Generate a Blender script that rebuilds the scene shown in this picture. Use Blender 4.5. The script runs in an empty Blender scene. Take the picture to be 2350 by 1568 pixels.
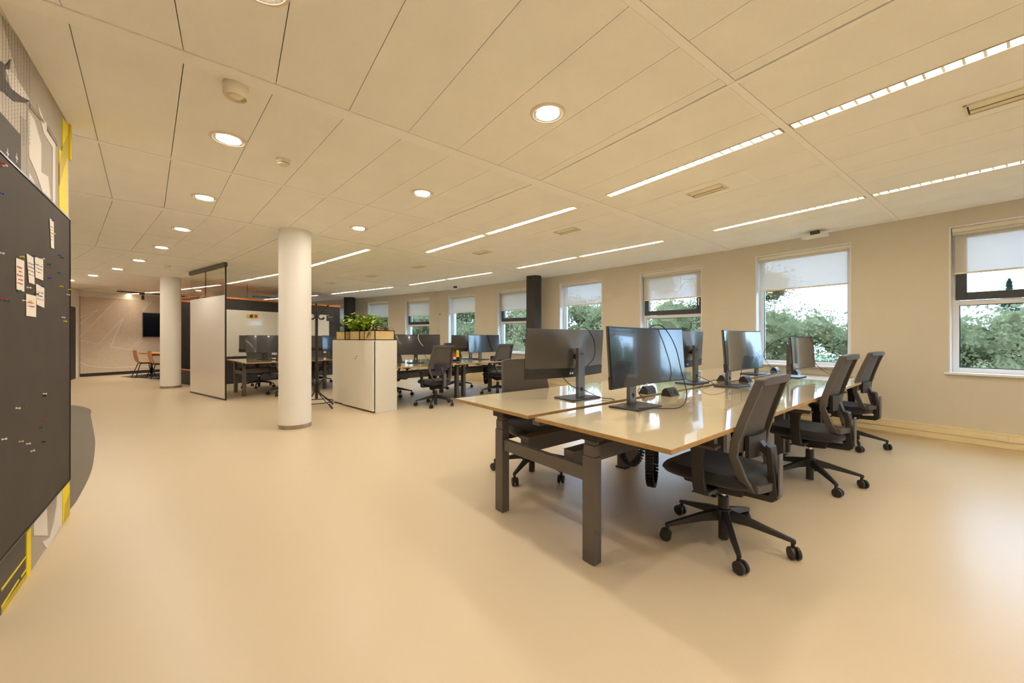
import bpy, math, random
from mathutils import Vector, Matrix
S = bpy.context.scene
COL = S.collection
R = math.radians
random.seed(7)
CH = 2.68      # ceiling height
EH = 1.22      # eye height

# ------------------------------------------------------------------ materials
def srgb(c):
    return tuple(((v/255)/12.92 if v/255 <= .04045 else ((v/255+.055)/1.055)**2.4) for v in c)
MATS = {}
def mat(name, rgb, rough=.5, metal=0, coat=0, spec=.5, noise=None, bump=None, trans=0, lin=False, sheen=0, speck=None):
    m = bpy.data.materials.new(name); m.use_nodes = True
    nt = m.node_tree; b = nt.nodes['Principled BSDF']
    c = rgb if lin else srgb(rgb)
    b.inputs['Base Color'].default_value = (*c, 1)
    b.inputs['Roughness'].default_value = rough
    b.inputs['Metallic'].default_value = metal
    b.inputs['Coat Weight'].default_value = coat
    b.inputs['Coat Roughness'].default_value = .04
    b.inputs['Specular IOR Level'].default_value = spec
    b.inputs['Transmission Weight'].default_value = trans
    b.inputs['Sheen Weight'].default_value = sheen
    tc = nt.nodes.new('ShaderNodeTexCoord')
    if noise:
        sc, amt = noise
        n = nt.nodes.new('ShaderNodeTexNoise'); n.inputs['Scale'].default_value = sc; n.inputs['Detail'].default_value = 4
        nt.links.new(tc.outputs['Object'], n.inputs['Vector'])
        r = nt.nodes.new('ShaderNodeValToRGB')
        r.color_ramp.elements[0].position = .3; r.color_ramp.elements[1].position = .7
        r.color_ramp.elements[0].color = (*[max(0, v*(1-amt)) for v in c], 1)
        r.color_ramp.elements[1].color = (*[min(1, v*(1+amt)) for v in c], 1)
        nt.links.new(n.outputs['Fac'], r.inputs['Fac']); nt.links.new(r.outputs['Color'], b.inputs['Base Color'])
    if bump:
        sc, st = bump
        n = nt.nodes.new('ShaderNodeTexNoise'); n.inputs['Scale'].default_value = sc; n.inputs['Detail'].default_value = 5
        nt.links.new(tc.outputs['Object'], n.inputs['Vector'])
        bp = nt.nodes.new('ShaderNodeBump'); bp.inputs['Strength'].default_value = st; bp.inputs['Distance'].default_value = .01
        nt.links.new(n.outputs['Fac'], bp.inputs['Height']); nt.links.new(bp.outputs['Normal'], b.inputs['Normal'])
    MATS[name] = m
    return m
def emis(name, rgb, st, lin=True):
    m = bpy.data.materials.new(name); m.use_nodes = True
    nt = m.node_tree; nt.nodes.clear()
    o = nt.nodes.new('ShaderNodeOutputMaterial'); e = nt.nodes.new('ShaderNodeEmission')
    e.inputs[0].default_value = (*rgb, 1); e.inputs[1].default_value = st
    nt.links.new(e.outputs[0], o.inputs[0]); MATS[name] = m; return m
M = MATS
mat('ceil', (250,247,240), .9, noise=(3,.02), bump=(260,.25))
mat('gap', (128,112,90), .9)
mat('ceiltrim', (252,249,243), .6)
mat('wallpaint', (212,204,188), .75, noise=(1.2,.02), bump=(120,.05))
mat('whitepaint', (238,234,226), .55)
mat('trunking', (238,222,180), .45)
mat('winwhite', (235,235,235), .4)
mat('windark', (62,66,70), .4)
mat('desktop', (236,220,184), .06, coat=1, spec=.6, noise=(.8,.015))
mat('edge', (176,140,84), .6, noise=(14,.12))
mat('steel', (104,97,90), .42, metal=.35, noise=(2,.04))
mat('plastic', (46,43,41), .42)
mat('plasticgrey', (84,78,72), .45)
mat('fabric', (34,33,36), .9, sheen=.3, bump=(400,.3))
mat('fabricgrey', (78,72,66), .9, sheen=.2, bump=(500,.3))
mat('mesh_back', (96,90,84), .75, bump=(700,.4))
mat('monback', (112,108,102), .33, metal=.6)
mat('monband', (52,49,46), .5)
mat('black', (18,18,19), .35)
mat('cable', (22,21,21), .5)
mat('cablewhite', (225,222,214), .5)
mat('screen', (16,22,38), .16, coat=.8, spec=.8)
mat('chrome', (230,225,215), .15, metal=1)
mat('brushed', (170,160,145), .3, metal=1, noise=(8,.15))
mat('cabinet', (228,222,208), .4)
mat('board', (66,58,52), .75, noise=(5,.1))
mat('paper', (236,226,214), .8)
mat('wood', (206,130,60), .45, noise=(6,.12))
mat('woodpanel', (216,190,128), .5, noise=(7,.08))
mat('tan', (190,136,88), .6)
mat('anthracite', (56,54,55), .7, noise=(4,.06))
mat('whiteboard', (236,232,222), .12, coat=.5)
mat('glasswhite', (214,206,196), .1, coat=1)
mat('pipe', (40,33,26), .3, metal=.3, coat=.4)
mat('lever', (112,108,104), .4, metal=.6)
mat('rug', (74,72,80), .95, noise=(3,.5))
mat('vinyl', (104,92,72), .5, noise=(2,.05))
mat('yellow', (238,214,20), .6)
mat('red', (200,40,30), .5); mat('green', (20,110,70), .5); mat('blue', (30,70,160), .5)
mat('orange', (236,160,60), .5)
mat('soil', (50,38,26), .95, noise=(40,.4))
mat('leafbright', (168,200,40), .45, noise=(14,.3))
mat('leafdark', (64,96,36), .45, noise=(14,.3))
mat('leafbrown', (140,100,50), .55, noise=(14,.3))
mat('stem', (110,86,50), .7)
mat('cassette', (238,230,212), .45)
mat('outlet', (232,222,196), .4)
mat('ceilvent', (238,228,196), .5)
mat('mural_light', (206,198,186), .7, noise=(2,.04))
mat('mural_pale', (226,220,212), .7)
mat('mural_mid', (150,140,126), .7, noise=(9,.1))
mat('mural_grey', (172,163,150), .7, noise=(6,.06))
mat('mural_dark', (84,78,72), .7)
mat('mural_line', (120,110,98), .7)
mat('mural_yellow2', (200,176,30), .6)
mat('bark', (74,62,48), .9, noise=(6,.3))
mat('lawn', (96,100,66), .95, noise=(.6,.3))
mat('facade_out', (150,140,128), .9)
mat('lamp_trim', (236,220,190), .4)
mat('louvre', (250,248,242), .35)
mat('reflector', (235,238,245), .12, metal=.9, bump=(60,.5))
mat('ink', (120,116,140), .7)
emis('tube', (1, .875, .70), 20)
emis('lampdisc', (1, .91, .79), 98)
emis('led', (.3, 1, .4), 3)

def floor_mat():
    m = mat('floor', (212,195,166), .33, coat=0, spec=.32)
    nt = m.node_tree; b = nt.nodes['Principled BSDF']
    tc = nt.nodes.new('ShaderNodeTexCoord')
    n3 = nt.nodes.new('ShaderNodeTexNoise'); n3.inputs['Scale'].default_value = 45
    nt.links.new(tc.outputs['Object'], n3.inputs['Vector'])
    bp = nt.nodes.new('ShaderNodeBump'); bp.inputs['Strength'].default_value = .05; bp.inputs['Distance'].default_value = .004
    nt.links.new(n3.outputs['Fac'], bp.inputs['Height']); nt.links.new(bp.outputs['Normal'], b.inputs['Normal'])
floor_mat()

def concrete_mat():
    m = mat('concrete', (206,192,172), .85)
    nt = m.node_tree; b = nt.nodes['Principled BSDF']; tc = nt.nodes.new('ShaderNodeTexCoord')
    v = nt.nodes.new('ShaderNodeTexNoise'); v.inputs['Scale'].default_value = 26; v.inputs['Detail'].default_value = 8
    nt.links.new(tc.outputs['Object'], v.inputs['Vector'])
    r = nt.nodes.new('ShaderNodeValToRGB')
    r.color_ramp.elements[0].position = .36; r.color_ramp.elements[1].position = .5
    r.color_ramp.elements[0].color = (*srgb((202,186,168)), 1); r.color_ramp.elements[1].color = (*srgb((211,196,178)), 1)
    nt.links.new(v.outputs['Fac'], r.inputs['Fac']); nt.links.new(r.outputs['Color'], b.inputs['Base Color'])
concrete_mat()

def glass_mat(name, tint, rough=0.0, refl=1.0):
    m = bpy.data.materials.new(name); m.use_nodes = True; nt = m.node_tree; nt.nodes.clear()
    o = nt.nodes.new('ShaderNodeOutputMaterial'); t = nt.nodes.new('ShaderNodeBsdfTransparent')
    g = nt.nodes.new('ShaderNodeBsdfGlossy'); mx = nt.nodes.new('ShaderNodeMixShader'); f = nt.nodes.new('ShaderNodeFresnel')
    f.inputs['IOR'].default_value = 1.5
    mu = nt.nodes.new('ShaderNodeMath'); mu.operation = 'MULTIPLY'; mu.inputs[1].default_value = refl
    t.inputs[0].default_value = (*tint, 1); g.inputs['Roughness'].default_value = rough
    ge = nt.nodes.new('ShaderNodeNewGeometry'); iv = nt.nodes.new('ShaderNodeMath'); iv.operation = 'SUBTRACT'; iv.inputs[0].default_value = 1
    m3 = nt.nodes.new('ShaderNodeMath'); m3.operation = 'MULTIPLY'; m3.use_clamp = True
    nt.links.new(ge.outputs['Backfacing'], iv.inputs[1])     # only the entry face reflects; the exit face lets the view through
    nt.links.new(f.outputs[0], mu.inputs[0]); nt.links.new(mu.outputs[0], m3.inputs[0]); nt.links.new(iv.outputs[0], m3.inputs[1]); nt.links.new(m3.outputs[0], mx.inputs[0])
    nt.links.new(t.outputs[0], mx.inputs[1]); nt.links.new(g.outputs[0], mx.inputs[2]); nt.links.new(mx.outputs[0], o.inputs[0])
    MATS[name] = m
glass_mat('glass', (.93,.96,.95), 0, 1.3)
glass_mat('partglass', (.95,.95,.91), 0, .35)

def blind_mat():
    m = bpy.data.materials.new('blindfabric'); m.use_nodes = True; nt = m.node_tree; nt.nodes.clear()
    o = nt.nodes.new('ShaderNodeOutputMaterial')
    d = nt.nodes.new('ShaderNodeBsdfDiffuse'); d.inputs[0].default_value = (*srgb((226,222,212)), 1)
    tl = nt.nodes.new('ShaderNodeBsdfTranslucent'); tl.inputs[0].default_value = (*srgb((226,226,222)), 1)
    tp = nt.nodes.new('ShaderNodeBsdfTransparent')
    m1 = nt.nodes.new('ShaderNodeMixShader'); m1.inputs[0].default_value = .13
    m2 = nt.nodes.new('ShaderNodeMixShader'); m2.inputs[0].default_value = .045
    nt.links.new(d.outputs[0], m1.inputs[1]); nt.links.new(tl.outputs[0], m1.inputs[2])
    nt.links.new(m1.outputs[0], m2.inputs[1]); nt.links.new(tp.outputs[0], m2.inputs[2]); nt.links.new(m2.outputs[0], o.inputs[0])
    MATS['blindfabric'] = m
blind_mat()

def leaf_mat(name, a, b2):
    m = bpy.data.materials.new(name); m.use_nodes = True; nt = m.node_tree; nt.nodes.clear()
    o = nt.nodes.new('ShaderNodeOutputMaterial')
    oi = nt.nodes.new('ShaderNodeTexCoord'); n = nt.nodes.new('ShaderNodeTexNoise'); n.inputs['Scale'].default_value = 1.1; n.inputs['Detail'].default_value = 5
    nt.links.new(oi.outputs['Object'], n.inputs['Vector'])
    r = nt.nodes.new('ShaderNodeValToRGB'); r.color_ramp.elements[0].position = .35; r.color_ramp.elements[1].position = .65
    r.color_ramp.elements[0].color = (*srgb(a), 1); r.color_ramp.elements[1].color = (*srgb(b2), 1)
    nt.links.new(n.outputs['Fac'], r.inputs['Fac'])
    d = nt.nodes.new('ShaderNodeBsdfDiffuse'); tl = nt.nodes.new('ShaderNodeBsdfTranslucent'); mx = nt.nodes.new('ShaderNodeMixShader'); mx.inputs[0].default_value = .45
    nt.links.new(r.outputs[0], d.inputs[0]); nt.links.new(r.outputs[0], tl.inputs[0])
    nt.links.new(d.outputs[0], mx.inputs[1]); nt.links.new(tl.outputs[0], mx.inputs[2]); nt.links.new(mx.outputs[0], o.inputs[0])
    MATS[name] = m
leaf_mat('foliage_a', (104,106,74), (158,150,110))
leaf_mat('foliage_b', (82,90,64), (128,128,92))
leaf_mat('foliage_c', (120,106,72), (168,140,100))
leaf_mat('foliage_d', (40,60,52), (62,80,66))

# ------------------------------------------------------------------ mesh builder
class MB:
    def __init__(s): s.v = []; s.f = []; s.mi = []; s.cur = 0
    def add(s, vs, fs, T=None):
        o = len(s.v)
        for p in vs:
            p = Vector(p); s.v.append(tuple(T @ p) if T is not None else tuple(p))
        for f in fs: s.f.append([i+o for i in f]); s.mi.append(s.cur)
        return s
    def box(s, x0, x1, y0, y1, z0, z1, T=None):
        vs = [(x0,y0,z0),(x1,y0,z0),(x1,y1,z0),(x0,y1,z0),(x0,y0,z1),(x1,y0,z1),(x1,y1,z1),(x0,y1,z1)]
        return s.add(vs, [(0,3,2,1),(4,5,6,7),(0,1,5,4),(1,2,6,5),(2,3,7,6),(3,0,4,7)], T)
    def cbox(s, c, d, T=None):
        return s.box(c[0]-d[0]/2, c[0]+d[0]/2, c[1]-d[1]/2, c[1]+d[1]/2, c[2]-d[2]/2, c[2]+d[2]/2, T)
    def prism(s, pts, a, b, axis='z', T=None):
        n = len(pts)
        def P(p, h):
            return {'z': (p[0],p[1],h), 'x': (h,p[0],p[1]), 'y': (p[0],h,p[1])}[axis]
        vs = [P(p,a) for p in pts]+[P(p,b) for p in pts]
        ar = sum(pts[i][0]*pts[(i+1)%n][1]-pts[(i+1)%n][0]*pts[i][1] for i in range(n))
        if axis == 'y': ar = -ar
        fs = [list(range(n-1,-1,-1)), list(range(n,2*n))]+[(i,(i+1)%n,n+(i+1)%n,n+i) for i in range(n)]
        if (ar < 0) != (b < a): fs = [list(reversed(f)) for f in fs]
        return s.add(vs, fs, T)
    def cyl(s, p0, p1, r0, r1=None, n=16, T=None, caps=True):
        r1 = r0 if r1 is None else r1
        p0, p1 = Vector(p0), Vector(p1); d = (p1-p0)
        q = d.to_track_quat('Z', 'Y') if d.length > 1e-9 else Matrix.Identity(3).to_quaternion()
        a = q @ Vector((1,0,0)); b = q @ Vector((0,1,0)); vs = []
        for p, r in ((p0,r0),(p1,r1)):
            for i in range(n):
                t = 2*math.pi*i/n; vs.append(p+(a*math.cos(t)+b*math.sin(t))*r)
        fs = [(i,(i+1)%n,n+(i+1)%n,n+i) for i in range(n)]
        if caps: fs += [list(range(n-1,-1,-1)), list(range(n,2*n))]
        return s.add(vs, fs, T)
    def lathe(s, prof, n=24, T=None, cx=0, cy=0):
        vs = []; fs = []
        for r, z in prof:
            for i in range(n):
                t = 2*math.pi*i/n; vs.append((cx+r*math.cos(t), cy+r*math.sin(t), z))
        for k in range(len(prof)-1):
            for i in range(n):
                fs.append((k*n+i, k*n+(i+1)%n, (k+1)*n+(i+1)%n, (k+1)*n+i))
        return s.add(vs, fs, T)
    def tube(s, pts, r, n=8, T=None, closed=False):
        pts = [Vector(p) for p in pts]; m = len(pts); vs = []; fs = []
        rs = r if isinstance(r, (list,tuple)) else [r]*m
        up = None
        for k in range(m):
            if closed: d = pts[(k+1)%m]-pts[k-1]
            else: d = pts[min(k+1,m-1)]-pts[max(k-1,0)]
            d.normalize()
            if up is None:
                up = Vector((0,0,1)) if abs(d.z) < .9 else Vector((1,0,0))
            a = d.cross(up)
            if a.length < 1e-6: a = d.orthogonal()
            a.normalize(); b = a.cross(d); up = b
            for i in range(n):
                t = 2*math.pi*i/n; vs.append(pts[k]+(a*math.cos(t)+b*math.sin(t))*rs[k])
        for k in range(m if closed else m-1):
            k2 = (k+1) % m
            for i in range(n): fs.append((k*n+i, k2*n+i, k2*n+(i+1)%n, k*n+(i+1)%n))
        if not closed:
            fs += [list(range(n)), list(range(m*n-1, (m-1)*n-1, -1))]
        return s.add(vs, fs, T)
    def grid(s, fn, nu, nv, T=None):
        vs = [fn(i/nu, j/nv) for j in range(nv+1) for i in range(nu+1)]
        fs = [(j*(nu+1)+i, j*(nu+1)+i+1, (j+1)*(nu+1)+i+1, (j+1)*(nu+1)+i) for j in range(nv) for i in range(nu)]
        return s.add(vs, fs, T)
    def slab(s, fn_top, fn_bot, nu, nv, T=None):
        """closed body between two grids"""
        N = (nu+1)*(nv+1)
        vs = [fn_top(i/nu, j/nv) for j in range(nv+1) for i in range(nu+1)] + [fn_bot(i/nu, j/nv) for j in range(nv+1) for i in range(nu+1)]
        id_ = lambda i, j: j*(nu+1)+i
        fs = []
        for j in range(nv):
            for i in range(nu):
                fs.append((id_(i,j), id_(i+1,j), id_(i+1,j+1), id_(i,j+1)))
                fs.append((N+id_(i,j), N+id_(i,j+1), N+id_(i+1,j+1), N+id_(i+1,j)))
        ring = [id_(i,0) for i in range(nu)]+[id_(nu,j) for j in range(nv)]+[id_(i,nv) for i in range(nu,0,-1)]+[id_(0,j) for j in range(nv,0,-1)]
        for k in range(len(ring)):
            a, b = ring[k], ring[(k+1)%len(ring)]
            fs.append((a, N+a, N+b, b))
        return s.add(vs, fs, T)
    def build(s, name, m, parent=None, bevel=0, smooth=True, sub=0):
        me = bpy.data.meshes.new(name); me.from_pydata(s.v, [], s.f); me.validate()
        ms = m if isinstance(m, (list,tuple)) else [m]
        for q in ms: me.materials.append(MATS[q])
        if len(ms) > 1 and len(me.polygons) == len(s.mi):
            me.polygons.foreach_set('material_index', s.mi)
        if smooth:
            me.shade_smooth(); me.set_sharp_from_angle(angle=R(38))
        o = bpy.data.objects.new(name, me); COL.objects.link(o)
        if parent is not None: o.parent = parent
        if bevel:
            b = o.modifiers.new('bevel', 'BEVEL'); b.width = bevel; b.segments = 2; b.limit_method = 'ANGLE'; b.angle_limit = R(40); b.harden_normals = False
        if sub:
            q = o.modifiers.new('sub', 'SUBSURF'); q.levels = sub; q.render_levels = sub
        return o

def tag(o, label=None, cat=None, group=None, kind=None):
    if label: o['label'] = label
    if cat: o['category'] = cat
    if group: o['group'] = group
    if kind: o['kind'] = kind
    return o
def thing(name, label, cat, loc=(0,0,0), rz=0, group=None, kind=None):
    o = bpy.data.objects.new(name, None); COL.objects.link(o); o.empty_display_size = .1
    o.location = loc; o.rotation_euler = (0,0,rz)
    return tag(o, label, cat, group, kind)
KIDS = {}
def kids(o):
    return [c for c in bpy.data.objects if c.parent is o]
def dup(src, loc, rz, label, group=None):
    def cp(o, par):
        c = o.copy(); COL.objects.link(c)
        if par is not None: c.parent = par
        for ch in kids(o): cp(ch, c)
        return c
    r = cp(src, None); r.location = loc; r.rotation_euler = (0,0,rz); r['label'] = label
    if group: r['group'] = group
    return r
def face_rz(fx, fy): return math.atan2(fy, fx)-math.pi/2   # local +Y looks along (fx,fy)
def T2(x, y, z=0, rz=0): return Matrix.Translation((x,y,z)) @ Matrix.Rotation(rz, 4, 'Z')

# ------------------------------------------------------------------ building layout (facade polygon seen from above)
AN = {'A': 36.0, 'C': 43.6, 'D': 49.6, 'E': 56.0, 'F': 62.5, 'G': 69.0, 'Z': 29.3, 'Y': 22.6}
def tv(a): return Vector((-math.sin(R(a)), math.cos(R(a)), 0))
def mv(a): return Vector((-math.cos(R(a)), -math.sin(R(a)), 0))
L = 4.07
VA = Vector((3.62, 6.43, 0))
V = {'C': VA}
V['D'] = V['C']+tv(43.6)*L; V['E'] = V['D']+tv(49.6)*L; V['F'] = V['E']+tv(56)*L; V['G'] = V['F']+tv(62.5)*L; V['END'] = V['G']+tv(69)*L
V['A'] = VA-tv(36)*L; V['Z'] = V['A']-tv(29.3)*L; V['Y'] = V['Z']-tv(22.6)*L
ORDER = ['Y','Z','A','C','D','E','F','G']
def half(prev, nxt): return math.tan(R((AN[nxt]-AN[prev])/2)) if prev and nxt else math.tan(R(3.3))
WMAX = 9.3
def sec_mat(k): return Matrix.Translation(V[k]) @ Matrix.Rotation(R(90+AN[k]), 4, 'Z')

# ---- walls with window openings
WZ0, WZ1 = .82, 2.50
def win_x(k, b):
    o = .45 if k == 'A' else .42
    return b*2.035+o, b*2.035+o+1.165
WORD = {'Y': 'behind the camera', 'Z': 'beyond the right edge of the room'}
wn = 0; bn = 0
WIN_ORD = ['first','second','third','fourth','fifth','sixth','seventh','eighth','ninth','tenth','eleventh','twelfth','thirteenth','fourteenth','fifteenth','sixteenth']
def build_section(k):
    global wn, bn
    T = sec_mat(k)
    w = MB(); x = -.02
    has = k not in ('G',)
    spans = [win_x(k,b) for b in (0,1)] if has else []
    cur = -.03
    for a, b in spans:
        w.box(cur, a, -.32, 0, -.3, 3.0); w.box(a, b, -.32, 0, -.3, WZ0-.025); w.box(a, b, -.32, 0, WZ1, 3.0); cur = b
    w.box(cur, L+.03, -.32, 0, -.3, 3.0)
    o = w.build('wall_right', 'wallpaint', smooth=False); o.matrix_world = T
    tag(o, 'beige window wall section', 'wall', kind='structure')
    t = MB()
    t.box(0.01, L-.01, 0.0, .055, .035, .105); t.box(.01, L-.01, 0, .062, .108, .182); t.box(.01, L-.01, 0, .066, .182, .190)
    t.box(.01, L-.01, 0, .04, .0, .035)
    o = t.build('baseboard_right', 'trunking', bevel=.002); o.matrix_world = T
    tag(o, 'cream cable trunking along the window wall foot', 'baseboard', kind='structure')
    g = MB(); g.box(.01, L-.01, .04, .052, 0, .03)
    if not has: return
    for b in (0,1):
        a0, a1 = spans[b]; wn += 1
        idx = wn
        e = thing('window_%d' % idx, 'tall window with pale frame', 'window', kind='structure')
        e.matrix_world = T
        rv = MB()
        rv.box(a0, a0+.012, -.18, -.001, WZ0, WZ1); rv.box(a1-.012, a1, -.18, -.001, WZ0, WZ1); rv.box(a0, a1, -.18, -.001, WZ1-.012, WZ1)
        rv.build('window_reveal', 'winwhite', e, smooth=False)
        sl = MB(); sl.box(a0-.035, a1+.035, -.16, .035, WZ0-.025, WZ0); sl.build('window_sill', 'winwhite', e, bevel=.003)
        i0, i1 = a0+.012, a1-.012; fy0, fy1 = -.20, -.13; fw = .055
        fr = MB()
        fr.box(i0, i0+fw, fy0, fy1, WZ0, WZ1-.012); fr.box(i1-fw, i1, fy0, fy1, WZ0, WZ1-.012)
        fr.box(i0+fw, i1-fw, fy0, fy1, WZ0, WZ0+.05); fr.box(i0+fw, i1-fw, fy0, fy1, WZ1-.07, WZ1-.012)
        if b == 0: fr.box(i0+fw, i1-fw, fy0, fy1, 1.595, 1.65)
        fr.build('window_frame', 'winwhite', e, bevel=.003)
        gl = MB(); gl.box(i0+fw, i1-fw, -.166, -.160, WZ0+.05, 1.595 if b == 0 else WZ1-.07); gl.build('window_pane', 'glass', e, smooth=False)
        gk = MB()
        gz = 1.595 if b == 0 else WZ1-.07
        for (p0,p1,q0,q1) in ((i0+fw,i0+fw+.008,WZ0+.05,gz),(i1-fw-.008,i1-fw,WZ0+.05,gz),(i0+fw,i1-fw,WZ0+.05,WZ0+.058),(i0+fw,i1-fw,gz-.008,gz)):
            gk.box(p0,p1,-.158,-.150,q0,q1)
        gk.build('glazing_gasket', 'black', e, smooth=False)
        if b == 0:
            sa = MB(); s0, s1, z0, z1, sw = i0+.03, i1-.03, 1.655, WZ1-.035, .085
            sa.box(s0, s0+sw, -.19, -.11, z0, z1); sa.box(s1-sw, s1, -.19, -.11, z0, z1); sa.box(s0+sw, s1-sw, -.19, -.11, z0, z0+sw); sa.box(s0+sw, s1-sw, -.19, -.11, z1-sw, z1)
            sh = sa.build('window_sash', 'windark', e, bevel=.004)
            g2 = MB(); g2.box(s0+sw, s1-sw, -.166, -.160, z0+sw, z1-sw); g2.build('sash_pane', 'glass', sh, smooth=False)
            hd = MB(); hd.box(s0+.03, s0+.055, -.11, -.095, 1.86, 1.93); hd.box(s0+.034, s0+.05, -.095, -.078, 1.80, 1.92); hd.build('window_handle', 'winwhite', sh, bevel=.002)
        # roller blind
        fromr = wn-4   # counted from the right of the picture
        if fromr >= 1:
            lab = 'pale roller blind half lowered over the %s window from the right' % WIN_ORD[fromr-1]
        else:
            lab = 'pale roller blind over the %s window beyond the right side of the view' % WIN_ORD[4-fromr]
        bl = thing('roller_blind', lab, 'blind', group='roller blinds on the window wall'); bl.matrix_world = T
        cs = MB(); cs.box(i0+.005, i1-.005, -.10, -.05, WZ1-.062, WZ1-.014); cs.build('blind_cassette', 'cassette', bl, bevel=.004)
        rl = MB(); rl.cyl((i0+.01, -.075, WZ1-.075), (i1-.01, -.075, WZ1-.075), .022); rl.build('blind_roller', 'blindfabric', bl)
        zb = 1.975+random.uniform(-.012,.012)
        fb = MB(); fb.grid(lambda u,v: (i0+.025+(i1-i0-.05)*u, -.098, zb+(WZ1-.06-zb)*v), 1, 1); fb.build('blind_fabric', 'blindfabric', bl, smooth=False)
        bb = MB(); bb.box(i0+.022, i1-.022, -.105, -.092, zb-.022, zb); bb.build('bottom_bar', 'cassette', bl, bevel=.002)
for k in ORDER: build_section(k)

# ---- ceiling
def ceil_section(k, i):
    T = sec_mat(k)
    prev = ORDER[i-1] if i else None; nxt = ORDER[i+1] if i+1 < len(ORDER) else None
    h0 = half(prev, k); h1 = half(k, nxt)
    inner = k in ('D','E','F','G')
    rowsW = [(.0,.19),(.19,.60),(.60,1.0),(1.0,1.36),('L',1.36,1.45),(1.45,1.88),(1.88,2.295),(2.295,2.70),(2.70,3.11)]
    if not inner: rowsW += [(3.11,3.535),('L',3.535,3.63),(3.63,3.92),(3.92,4.375)]; wb = 4.39
    else: rowsW += [(3.11,3.52),(3.52,3.92),(3.92,4.325),('L',4.325,4.42),(4.42,4.81),(4.81,5.2),(5.2,5.575)]; wb = 5.59
    rowsT = [(wb+.014, 4.49 if not inner else 5.70)]
    z = 4.49 if not inner else 5.70
    while z < WMAX: rowsT.append((z, z+.404)); z += .404
    c = MB(); g = .002
    mid = L/2
    for row in rowsW+rowsT:
        light = row[0] == 'L'; a, b = (row[1], row[2]) if light else row
        wide = a < wb
        lo = lambda w: w*h0+.0595; hi = lambda w: L-w*h1-.0595
        for side in (0,1):
            if side == 0: x0a, x0b, x1 = lo(a), lo(b), mid-.0245
            else: x0a, x0b, x1 = hi(a), hi(b), mid+.0245
            if light:
                xa = mid-.028-1.55 if side == 0 else mid+.028+1.55
                if side == 0: pts = [(x0a,a+g),(xa,a+g),(xa,b-g),(x0b,b-g)]
                else: pts = [(xa,a+g),(x0a,a+g),(x0b,b-g),(xa,b-g)]
            else:
                if side == 0: pts = [(x0a,a+g),(x1,a+g),(x1,b-g),(x0b,b-g)]
                else: pts = [(x1,a+g),(x0a,a+g),(x0b,b-g),(x1,b-g)]
            # hole for vent / downlight handled by surface mounted rims
            c.prism(pts, CH, CH+.018)
    o = c.build('ceiling', 'ceil', smooth=False); o.matrix_world = T
    tag(o, 'suspended ceiling panels', 'ceiling', kind='structure')
    # profiles: middle radial, boundary strip
    t = MB()
    t.box(mid-.022, mid+.022, 0, WMAX, CH-.002, CH+.016)
    t.prism([(wb*h0+.06, wb-.02),(L-wb*h1-.06, wb-.02),(L-wb*h1-.06, wb+.008),(wb*h0+.06, wb+.008)], CH-.004, CH+.016)
    o = t.build('trim_%d' % (i+1), 'ceiltrim', smooth=False); o.matrix_world = T
    tag(o, 'white ceiling profile', 'trim', kind='structure')
    # radial band at the far vertex of this section
    a = (AN[k]+AN[nxt])/2 if nxt else AN[k]+3.3
    B = Matrix.Translation(V[nxt] if nxt else V['END']) @ Matrix.Rotation(R(90+a), 4, 'Z')
    t = MB(); t.box(-.056, .056, -.05, WMAX, CH-.006, CH+.016)
    o = t.build('trim_%d' % (i+11), 'ceiltrim', smooth=False); o.matrix_world = B
    tag(o, 'wide white ceiling band', 'trim', kind='structure')
for i, k in enumerate(ORDER): ceil_section(k, i)
OUT = []
_vs = [V[k] for k in ORDER]+[V['END']]
for i, v in enumerate(_vs):
    k0 = ORDER[max(i-1,0)]; k1 = ORDER[min(i,len(ORDER)-1)]
    nn = -(mv(AN[k0])+mv(AN[k1])).normalized(); OUT.append((v.x+nn.x*.30, v.y+nn.y*.30))
OUT += [(-17.5, 17.5), (-16, 11), (-8, 2), (-3, 0), (1.8, -5.2), (9.6, -6.0)]
bk = MB(); bk.prism(OUT, CH+.075, CH+.3)
tag(bk.build('ceiling', 'gap', smooth=False), 'dark void slab above the ceiling panels', 'ceiling', kind='structure')
fl = MB(); fl.prism(OUT, -.25, 0)
tag(fl.build('floor', 'floor', smooth=False), 'smooth cream cast floor', 'floor', kind='structure')

# ---- louvred ceiling lights
def make_louvre():
    r = thing('louvred_ceiling_light', '', 'ceiling light')
    hsg = MB(); l, w = 1.544, .086
    hsg.box(-l/2, l/2, -w/2, -w/2+.006, CH-.003, CH+.06); hsg.box(-l/2, l/2, w/2-.006, w/2, CH-.003, CH+.06)
    hsg.box(-l/2, -l/2+.006, -w/2, w/2, CH-.003, CH+.06); hsg.box(l/2-.006, l/2, -w/2, w/2, CH-.003, CH+.06)
    hsg.box(-l/2, l/2, -w/2, w/2, CH+.058, CH+.064)
    hsg.build('light_housing', 'lamp_trim', r, smooth=False)
    tb = MB(); tb.box(-l/2+.05, l/2-.05, -.036, .036, CH+.024, CH+.03); tb.build('fluorescent_tube', 'tube', r, smooth=False)
    lv = MB(); n = 21
    for i in range(n):
        x = -l/2+.05+(l-.1)*i/(n-1)
        lv.prism([(x-.006, CH), (x+.006, CH), (x+.0015, CH+.022), (x-.0015, CH+.022)], -w/2+.006, w/2-.006, axis='y')
    lv.build('louvre', 'louvre', r, smooth=False)
    return r
LV = make_louvre(); used = False
cnt = {1: 0, 2: 0}
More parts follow.
